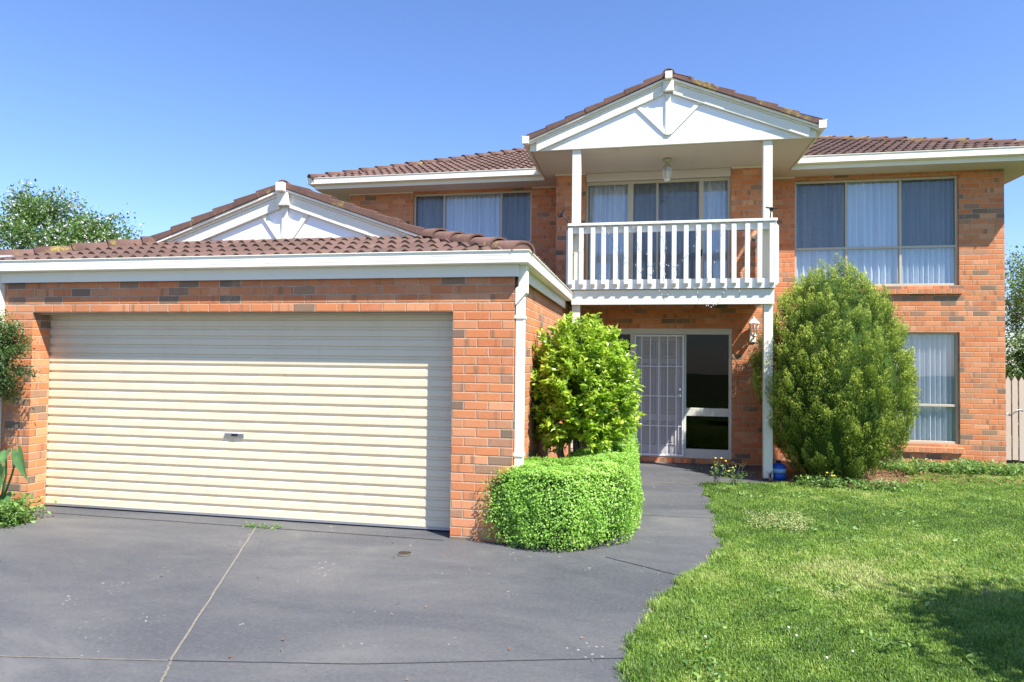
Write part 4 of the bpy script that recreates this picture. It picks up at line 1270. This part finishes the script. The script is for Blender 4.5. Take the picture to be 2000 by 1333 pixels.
# dark shrub behind the picket fence
def blob_bush(name, label, c_, r_, n, size, mat, cat='shrub', seed=1, group=None, clumps=160, thick=.5, core=.75, stems=True):
    g_ = np.random.default_rng(seed); c_ = np.array(c_, float); r_ = np.array(r_, float)
    t = empty(name, (c_[0], c_[1], 0)); tag(t, label, cat, group)
    d_ = unit(g_.normal(size=(clumps, 3))); C_ = c_+d_*r_*(g_.uniform(thick, 1, clumps)*(1+snoise(d_, 3, seed)*.15))[:, None]
    idx = g_.integers(0, clumps, n)
    P = C_[idx]+g_.normal(size=(n, 3))*min(r_)*.13
    P[:, 2] = np.maximum(P[:, 2], .02)
    N_ = unit(d_[idx]+g_.normal(size=(n, 3))*.7+np.array((0, 0, .4)))
    leaf_object('leaves', P, N_, g_.uniform(size*.6, size*1.2, n), np.clip(g_.random(n)*.7+.3*(P[:, 2]-c_[2])/r_[2], 0, 1), mat, t, .5, .25, d_[idx]+g_.normal(size=(n, 3))*.7, off=tuple(c_))
    if stems:
        mb = MB()
        for k in range(9):
            e_ = C_[k]; mb.tube([(c_[0]+g_.uniform(-.05, .05), c_[1]+g_.uniform(-.05, .05), GND), ((c_[0]+e_[0])/2, (c_[1]+e_[1])/2, (c_[2]*.5+e_[2]*.5)-ZO-.1), (e_[0], e_[1], e_[2]-ZO)], [.018, .012, .005], 6)
        mb.build('stems', M['bark'], t)
    if core: core_object('inner_core', lambda a, v: tuple(c_+np.array((math.cos(a)*math.sin(v*math.pi), math.sin(a)*math.sin(v*math.pi), -math.cos(v*math.pi)))*r_*core*(1+.1*math.sin(5*a+7*v))), mat, t, 24, 12)
    return t
blob_bush('evergreen_shrub', 'dense dark evergreen shrub behind the picket fence', (7.75, 14.2, 1.15), (1.6, .6, 1.2), 22000, .09, M['darkleaf'], seed=3, clumps=320, core=.55)
blob_bush('small_leaved_shrub', 'fine leaved shrub at the left edge before the garage corner', (-6.70, 5.62, 1.66), (.40, .33, .55), 22000, .034, M['darkleaf'], seed=6, clumps=260, thick=.3, core=.55)

# --- broad-leaved plant at the left pier
t = empty('arum_plant', (-6.2, 5.55, 0)); tag(t, 'broad heart leaved arum plant at the foot of the left garage pier', 'plant')
def heart(mb, base, tip, w, sag, nrm):
    base, tip = Vector(base), Vector(tip); d_ = tip-base; L = d_.length; d_.normalize()
    nrm = Vector(nrm); nrm = (nrm-d_*nrm.dot(d_)).normalized(); s_ = d_.cross(nrm)
    prof = [(-.18, .22), (-.10, .42), (.0, .50), (.15, .50), (.35, .42), (.6, .26), (.8, .12), (1, .0)]
    rows = []
    for (u, hwid) in prof:
        ww = hwid*w
        c_ = base+d_*(u*L)-nrm*(sag*max(u, 0)**2)
        cc_ = base+d_*(max(u, .02)*L)-nrm*(sag*max(u, 0)**2)
        rows.append([c_-s_*ww+nrm*ww*.22, c_-s_*ww*.5+nrm*ww*.04, cc_ - nrm*.006, c_+s_*ww*.5+nrm*ww*.04, c_+s_*ww+nrm*ww*.22])
    b0_ = len(mb.v)
    for r__ in rows: mb.v += [tuple(p) for p in r__]
    for j in range(len(rows)-1):
        for i in range(4):
            a = b0_+j*5+i; mb.f.append((a, a+1, a+6, a+5)); mb.sm.append(True)
LV = [((-5.83, 5.5, -.93), (-5.62, 5.40, -1.20), .17, .03, (-.3, -1, .5)), ((-5.97, 5.5, -.93), (-5.86, 5.36, -1.05), .13, .02, (0, -1, .7)),
      ((-6.02, 5.45, -1.12), (-5.90, 5.3, -1.50), .26, .04, (.1, -1, .4)), ((-6.22, 5.4, -1.05), (-6.12, 5.2, -1.45), .26, .04, (-.1, -1, .3)), ((-6.5, 5.6, -.98), (-6.7, 5.45, -1.2), .2, .03, (-.3, -1, .5)),
      ((-6.1, 5.6, -1.42), (-5.9, 5.35, -1.58), .2, .03, (.2, -.8, .8))]
LV = [((a[0]-.27, a[1], a[2]-.07), (b_[0]-.27, b_[1], b_[2]-.07), w_*.85, sg, nn) for (a, b_, w_, sg, nn) in LV]
for (ba, tp_, w_, sg, nn) in LV:
    mb = MB(); heart(mb, ba, tp_, w_, sg, nn); o = mb.build('leaf', M['bigleaf'], t)
    at = o.data.attributes.new('rnd', 'FLOAT', 'POINT'); at.data.foreach_set('value', RNG.random(len(o.data.vertices)).astype(np.float32))
    md = o.modifiers.new('smooth', 'SUBSURF'); md.levels = 1; md.render_levels = 2
    mb = MB(); mb.tube([(-6.4+RNG.uniform(-.08, .08), 5.6, GND), ((-6.4+ba[0])/2, 5.58, (GND+ba[2])/2+.12), ba], [.012, .010, .006], 7); mb.build('stalk', M['bigleaf'], t)

def in_poly(X, Y, poly):
    ins = np.zeros(len(X), bool); n = len(poly); j = n-1
    for i in range(n):
        xi, yi = poly[i]; xj, yj = poly[j]
        cnd = ((yi > Y) != (yj > Y)) & (X < (xj-xi)*(Y-yi)/(yj-yi+1e-12)+xi)
        ins ^= cnd; j = i
    return ins
def scatter_leaves(name, n, region, size, mat, hgt, label=None, cat=None, kind='stuff', aspect=.5, up=1.0, seed=2, clumps=0, csz=.1, clip=None):
    g_ = np.random.default_rng(seed)
    (x0_, x1_, y0_, y1_) = region
    if clumps:
        cx_ = g_.uniform(x0_, x1_, clumps); cy_ = g_.uniform(y0_, y1_, clumps); hh_ = g_.uniform(.5, 1, clumps)
        ix = g_.integers(0, clumps, n); X_ = cx_[ix]+g_.normal(size=n)*csz; Y_ = cy_[ix]+g_.normal(size=n)*csz
        Z_ = g_.random(n)*hgt*hh_[ix]
    else:
        X_ = g_.uniform(x0_, x1_, n); Y_ = g_.uniform(y0_, y1_, n); Z_ = g_.random(n)*hgt
    if clip:
        ok_ = in_poly(X_, Y_, clip); X_, Y_, Z_ = X_[ok_], Y_[ok_], Z_[ok_]; n = len(X_)
    P = np.stack([X_, Y_, Z_+.002], 1)
    N_ = unit(g_.normal(size=(n, 3))*.7+np.array((0, 0, up)))
    o = leaf_object(name, P, N_, g_.uniform(size*.5, size*1.3, n), g_.random(n), mat, None, aspect, .25, None, off=((x0_+x1_)/2, (y0_+y1_)/2, 0), kind=kind)
    if label: tag(o, label, cat)
    return o
scatter_leaves('ground_weeds', 2600, (-6.8, -6.12, 5.35, 5.75), .05, M['weed'], .26, 'leafy weeds crowding the foot of the left garage pier', 'weeds', seed=4, clumps=26, csz=.06)
scatter_leaves('wall_weeds', 9000, (3.9, 7.2, 11.25, 11.95), .055, M['weed'], .17, 'leafy green weeds along the foot of the right hand house wall', 'weeds', seed=5, clumps=130, csz=.075)
scatter_leaves('bed_weeds', 1500, (2.2, 3.4, 9.55, 9.8), .045, M['weed'], .16, 'small weeds in the grass edge before the conifer', 'weeds', seed=6, clumps=22, csz=.06)
scatter_leaves('bark_chips', 2600, (3.2, 5.9, 10.4, 12.1), .045, M['dryleaf'], .015, 'scattered bark chips on the garden bed by the wall', 'bark chips', seed=8)
# strappy plant at the conifer's right foot
t = empty('strap_leaf_plant', (4.12, 11.0, 0)); tag(t, 'small strappy leaved plant at the right foot of the conifer', 'plant')
mb = MB(); rr = random.Random(2)
for k in range(16):
    a = rr.uniform(0, 6.28); L = rr.uniform(.25, .42)
    p0 = Vector((4.12, 11.0, GND)); p1 = p0+Vector((math.cos(a)*L*.4, math.sin(a)*L*.4, L*.65)); p2 = p0+Vector((math.cos(a)*L, math.sin(a)*L, L*.5))
    s_ = Vector((-math.sin(a), math.cos(a), 0))*.011
    mb.poly([p0-s_, p0+s_, p1+s_, p1-s_]); mb.poly([p1-s_, p1+s_, p2])
o = mb.build('leaves', M['weed'], t); at = o.data.attributes.new('rnd', 'FLOAT', 'POINT'); at.data.foreach_set('value', np.full(len(o.data.vertices), .8, np.float32))

# wild flowering plants by the path
def flower_plant(loc, h, stems, label, seed):
    rr = random.Random(seed); t = empty('flowering_weed', (loc[0], loc[1], 0)); tag(t, label, 'weed', 'yellow flowered weeds by the entry path')
    mb = MB(); fb = MB(); tipl = []
    for k in range(stems):
        a = rr.uniform(0, 6.28); sp = rr.uniform(.02, .16); hh_ = h*rr.uniform(.45, 1)
        p0 = (loc[0]+rr.uniform(-.03, .03), loc[1]+rr.uniform(-.03, .03), GND); p1 = (p0[0]+math.cos(a)*sp*.5, p0[1]+math.sin(a)*sp*.5, GND+hh_*.6); p2 = (p0[0]+math.cos(a)*sp, p0[1]+math.sin(a)*sp, GND+hh_)
        mb.tube([p0, p1, p2], [.004, .003, .002], 5); tipl.append((p1, p2))
        if k < 3: fb.lathe((p2[0], p2[1], p2[2]-.006), [(.004, 0), (.017, .008), (.012, .018), (.004, .02)], 8)
    mb.build('stems', M['wire'], t)
    if fb.v: fb.build('flower_heads', M['yellow'], t)
    g_ = np.random.default_rng(seed); n = 90*1
    seg = g_.integers(0, len(tipl), n); q = g_.random(n)
    A_ = np.array([s[0] for s in tipl])[seg]; B_ = np.array([s[1] for s in tipl])[seg]
    P = A_*(1-q[:, None])+B_*q[:, None]; P[:, 2] += ZO-g_.random(n)*h*.35; P += g_.normal(size=P.shape)*.03; P[:, 2] = np.maximum(P[:, 2], .01)
    leaf_object('leaves', P, unit(g_.normal(size=P.shape)+np.array((0, 0, .7))), g_.uniform(.02, .05, n), g_.random(n), M['weed'], t, .5, .3, None, off=(loc[0], loc[1], .1))
flower_plant((1.03, 9.38), .42, 6, 'tall yellow flowered weed at the corner where path meets lawn', 3)
flower_plant((1.30, 9.50), .36, 6, 'yellow flowered weed on the lawn edge left of the balcony post', 4)
flower_plant((2.55, 9.55), .26, 6, 'low yellow flowered weed in front of the conifer', 5)
# little cactus-like pot plant stub at the post foot
t = empty('potted_succulent', (1.86, 9.95, 0)); tag(t, 'tiny dark potted succulent at the foot of the right balcony post', 'pot plant')
MB().lathe((1.86, 9.95, GND), [(.025, 0), (.034, .055), (.036, .06)], 12).build('pot', plain('terracotta_pot', (.30, .24, .18), .8), t)
mb = MB(); rr = random.Random(9)
for k in range(12):
    a = rr.uniform(0, 6.28); q = rr.uniform(.02, .05)
    mb.tube([(1.86, 9.95, GND+.055), (1.86+math.cos(a)*q, 9.95+math.sin(a)*q, GND+.12+rr.uniform(0, .04))], [.006, .001], 5)
mb.build('leaves', M['black'], t)

# ================================================================== picket fence
t = empty('picket_fence', (7.2, 12.9, 0)); tag(t, 'beige timber picket fence running on from the right corner of the house', 'fence')
box('rail', M['picket'], t, 5.99, 9.6, 12.935, 12.97, -1.45, -1.37); box('rail', M['picket'], t, 5.99, 9.6, 12.935, 12.97, -.62, -.54)
pk0 = None
for k in range(34):
    x = 6.03+k*.107
    if pk0 is None:
        m = MB(); m.prism_y([(-.043, GND+.04), (.043, GND+.04), (.043, -.31), (0, -.225), (-.043, -.31)], 12.915, 12.934)
        pk0 = m.build('picket', M['picket'], t, .002, origin=(0, 12.92, 0)); bl = pk0.location.copy(); pk0.location.x += x
    else:
        o = pk0.copy(); COL.objects.link(o); o.parent = t; o.location = bl+Vector((x, 0, random.uniform(-.008, .008)))
mb = MB(); rr = random.Random(4)
mb.tube([(6.06+k*.035, 12.90+.015*math.sin(k), -.86+.04*math.sin(k*.6)+.015*k*.1) for k in range(16)], .006, 6)
mb.build('wire_tie', M['alu'], t)

# ================================================================== grass
def grass():
    g_ = np.random.default_rng(77)
    n = 2300000
    X = g_.uniform(-.3, 9.5, n); Y = g_.uniform(2.2, 12.3, n)
    wv = snoise(np.stack([X, Y, 0*X], 1), 9, 41)*.05+snoise(np.stack([X, Y, 0*X], 1), 26, 42)*.03
    keep = in_poly(X+g_.normal(size=n)*.028+wv, Y, lawn_poly)
    ang = np.arctan2(X, Y)
    keep &= (ang < .58) & (ang > -.15)
    dist = np.hypot(X, Y)
    keep &= g_.random(n) < np.clip((4.4/dist)**1.1, 0, 1)
    X, Y = X[keep], Y[keep]; n = len(X); dist = dist[keep]
    PP = np.stack([X, Y, np.zeros(n)], 1)
    patch = snoise(PP, 1.6, 5)+.6*snoise(PP, 4.5, 6)
    tuft = snoise(PP, 13, 7)
    hgt = (.030+.020*np.clip(patch+.3, 0, 2)+.012*np.clip(tuft, 0, 2))*g_.uniform(.45, 1.25, n)*.60
    # longer at the path edge
    ed = np.array(edge); dmin = np.min(np.hypot(X[:, None]-ed[None, :, 0], Y[:, None]-ed[None, :, 1]), 1)
    hgt *= 1+1.0*np.exp(-(dmin/.22)**2)*(Y < 9.8)
    a = g_.uniform(0, 6.28, n); lean = g_.uniform(.15, .95, n)
    dirx, diry = np.cos(a)*lean, np.sin(a)*lean
    wdt = g_.uniform(.0015, .0029, n)*(1+dist*.09)
    px, py = -np.sin(a)*wdt, np.cos(a)*wdt
    b0x = X; b0y = Y
    m1 = np.stack([b0x+dirx*hgt*.35, b0y+diry*hgt*.35, hgt*.62], 1)
    t1 = np.stack([b0x+dirx*hgt*1.0, b0y+diry*hgt*1.0, hgt*1.0*np.clip(1-lean*.25, .5, 1)], 1)
    pv = np.stack([px, py, np.zeros(n)], 1)
    base = np.stack([X, Y, np.full(n, -.004)], 1)
    V = np.stack([base-pv, base+pv, m1-pv*.8, m1+pv*.8, t1], 1).reshape(-1, 3)
    i5 = np.arange(n)*5
    loops = np.stack([i5, i5+1, i5+3, i5+2, i5+2, i5+3, i5+4], 1).reshape(-1)
    me = bpy.data.meshes.new('grass')
    me.vertices.add(5*n); me.loops.add(7*n); me.polygons.add(2*n)
    me.vertices.foreach_set('co', V.astype(np.float32).ravel())
    me.loops.foreach_set('vertex_index', loops.astype(np.int32))
    ls = np.stack([np.arange(n)*7, np.arange(n)*7+4], 1).ravel(); lt = np.tile([4, 3], n)
    me.polygons.foreach_set('loop_start', ls.astype(np.int32)); me.polygons.foreach_set('loop_total', lt.astype(np.int32))
    me.update(calc_edges=True)
    rn = np.clip(.40+.24*patch+.20*snoise(PP, 3.7, 12)+.22*snoise(PP, 11, 15)+.14*snoise(PP, 31, 16)+g_.normal(size=n)*.17, 0, .95)
    dead = g_.random(n) < .012; rn[dead] = 1.0
    at = me.attributes.new('rnd', 'FLOAT', 'POINT'); at.data.foreach_set('value', np.repeat(rn, 5).astype(np.float32))
    me.materials.append(M['grass'])
    o = bpy.data.objects.new('grass', me); COL.objects.link(o)
    tag(o, 'short bright green lawn grass spreading from the path to the right', 'grass', kind='stuff')
    return n
print('blades', grass())
scatter_leaves('lawn_weeds', 4600, (.3, 6.5, 3.4, 10.8), .046, M['weed'], .050, 'flat broad leaved weeds dotted through the lawn', 'weeds', seed=21, clumps=230, csz=.05, clip=[(.75, 10.8), (1.05, 9.4), (1.0, 7.5), (.85, 6.0), (.4, 5.0), (.15, 4.2), (.15, 3.4), (6.5, 3.4), (6.5, 10.8)])
scatter_leaves('pale_weed_flowers', 2600, (1.15, 1.75, 7.0, 7.75), .014, M['flower_weed'], .11, 'patch of pale yellow flowering weeds in the lawn near the path', 'weeds', seed=22, clumps=60, csz=.05, aspect=.8)
for k, (x, y) in enumerate(((.93, 4.42), (.95, 4.30), (.40, 4.16), (1.22, 4.14), (1.05, 4.02))):
    t = empty('clover_flower', (x, y, 0)); tag(t, 'small round white clover flower standing in the near lawn', 'flower', 'white clover flowers in the near lawn')
    MB().tube([(x, y, GND), (x+.004, y, GND+.05)], .0015, 5).build('stem', M['weed'], t)
    hd_ = MB().lathe((x+.004, y, GND+.045), [(.003, 0), (.007, .004), (.0085, .009), (.005, .014)], 9).build('flower_head', M['petal'], t)
scatter_leaves('fallen_leaves', 60, (-7.0, .9, 3.2, 6.0), .03, M['dryleaf'], .004, 'few dry brown leaves scattered on the driveway', 'dry leaves', seed=31, up=3)
scatter_leaves('joint_grass', 260, (-3.92, -3.55, 5.96, 6.04), .03, M['weed'], .03, 'tuft of green grass growing in the driveway joint before the garage', 'grass', seed=32, up=.5, clumps=7, csz=.03, aspect=.25)

# ================================================================== light, sky, camera
sd = Vector((1.43, -1.0, 2.28)).normalized()
el = math.asin(sd.z); az = math.atan2(sd.x, sd.y)
world = bpy.data.worlds.new('World'); S.world = world; world.use_nodes = True
nt = world.node_tree; bg = nt.nodes['Background']
sky = nt.nodes.new('ShaderNodeTexSky'); sky.sky_type = 'NISHITA'; sky.sun_disc = False
sky.sun_elevation = el; sky.sun_rotation = az; sky.altitude = 0; sky.air_density = 1.15; sky.dust_density = 0.1; sky.ozone_density = 6.0
tint = nt.nodes.new('ShaderNodeMix'); tint.data_type = 'RGBA'; tint.blend_type = 'MULTIPLY'; tint.inputs[0].default_value = 1
tint.inputs[7].default_value = (1.05, 1.09, 1.33, 1)
nt.links.new(sky.outputs[0], tint.inputs[6]); nt.links.new(tint.outputs[2], bg.inputs[0]); bg.inputs[1].default_value = .086
L = bpy.data.lights.new('sun', 'SUN'); L.energy = 5.0; L.angle = R(.53); L.color = (1.0, .955, .88)
lo = bpy.data.objects.new('sun', L); COL.objects.link(lo); lo.rotation_euler = (-sd).to_track_quat('-Z', 'Y').to_euler(); lo.location = (8, -6, 14)
cam = bpy.data.cameras.new('camera'); co = bpy.data.objects.new('camera', cam); COL.objects.link(co)
yw, pt, rl = -.192494731, .0257908605, .0114176571
F = Vector((math.sin(yw)*math.cos(pt), math.cos(yw)*math.cos(pt), math.sin(pt))); Rr = Vector((math.cos(yw), -math.sin(yw), 0)); Uu = Rr.cross(F)
r2 = Rr*math.cos(rl)+Uu*math.sin(rl); u2 = -Rr*math.sin(rl)+Uu*math.cos(rl)
co.matrix_world = Matrix(((r2.x, u2.x, -F.x, 0), (r2.y, u2.y, -F.y, 0), (r2.z, u2.z, -F.z, ZO), (0, 0, 0, 1)))
cam.sensor_width = 36; cam.lens = 1275.4854/2000*36; cam.clip_end = 1000; cam.clip_start = .05
S.camera = co
S.view_settings.view_transform = 'Standard'; S.view_settings.look = 'None'; S.view_settings.exposure = 1.06; S.view_settings.gamma = 1
S.cycles.max_bounces = 8; S.cycles.transparent_max_bounces = 16
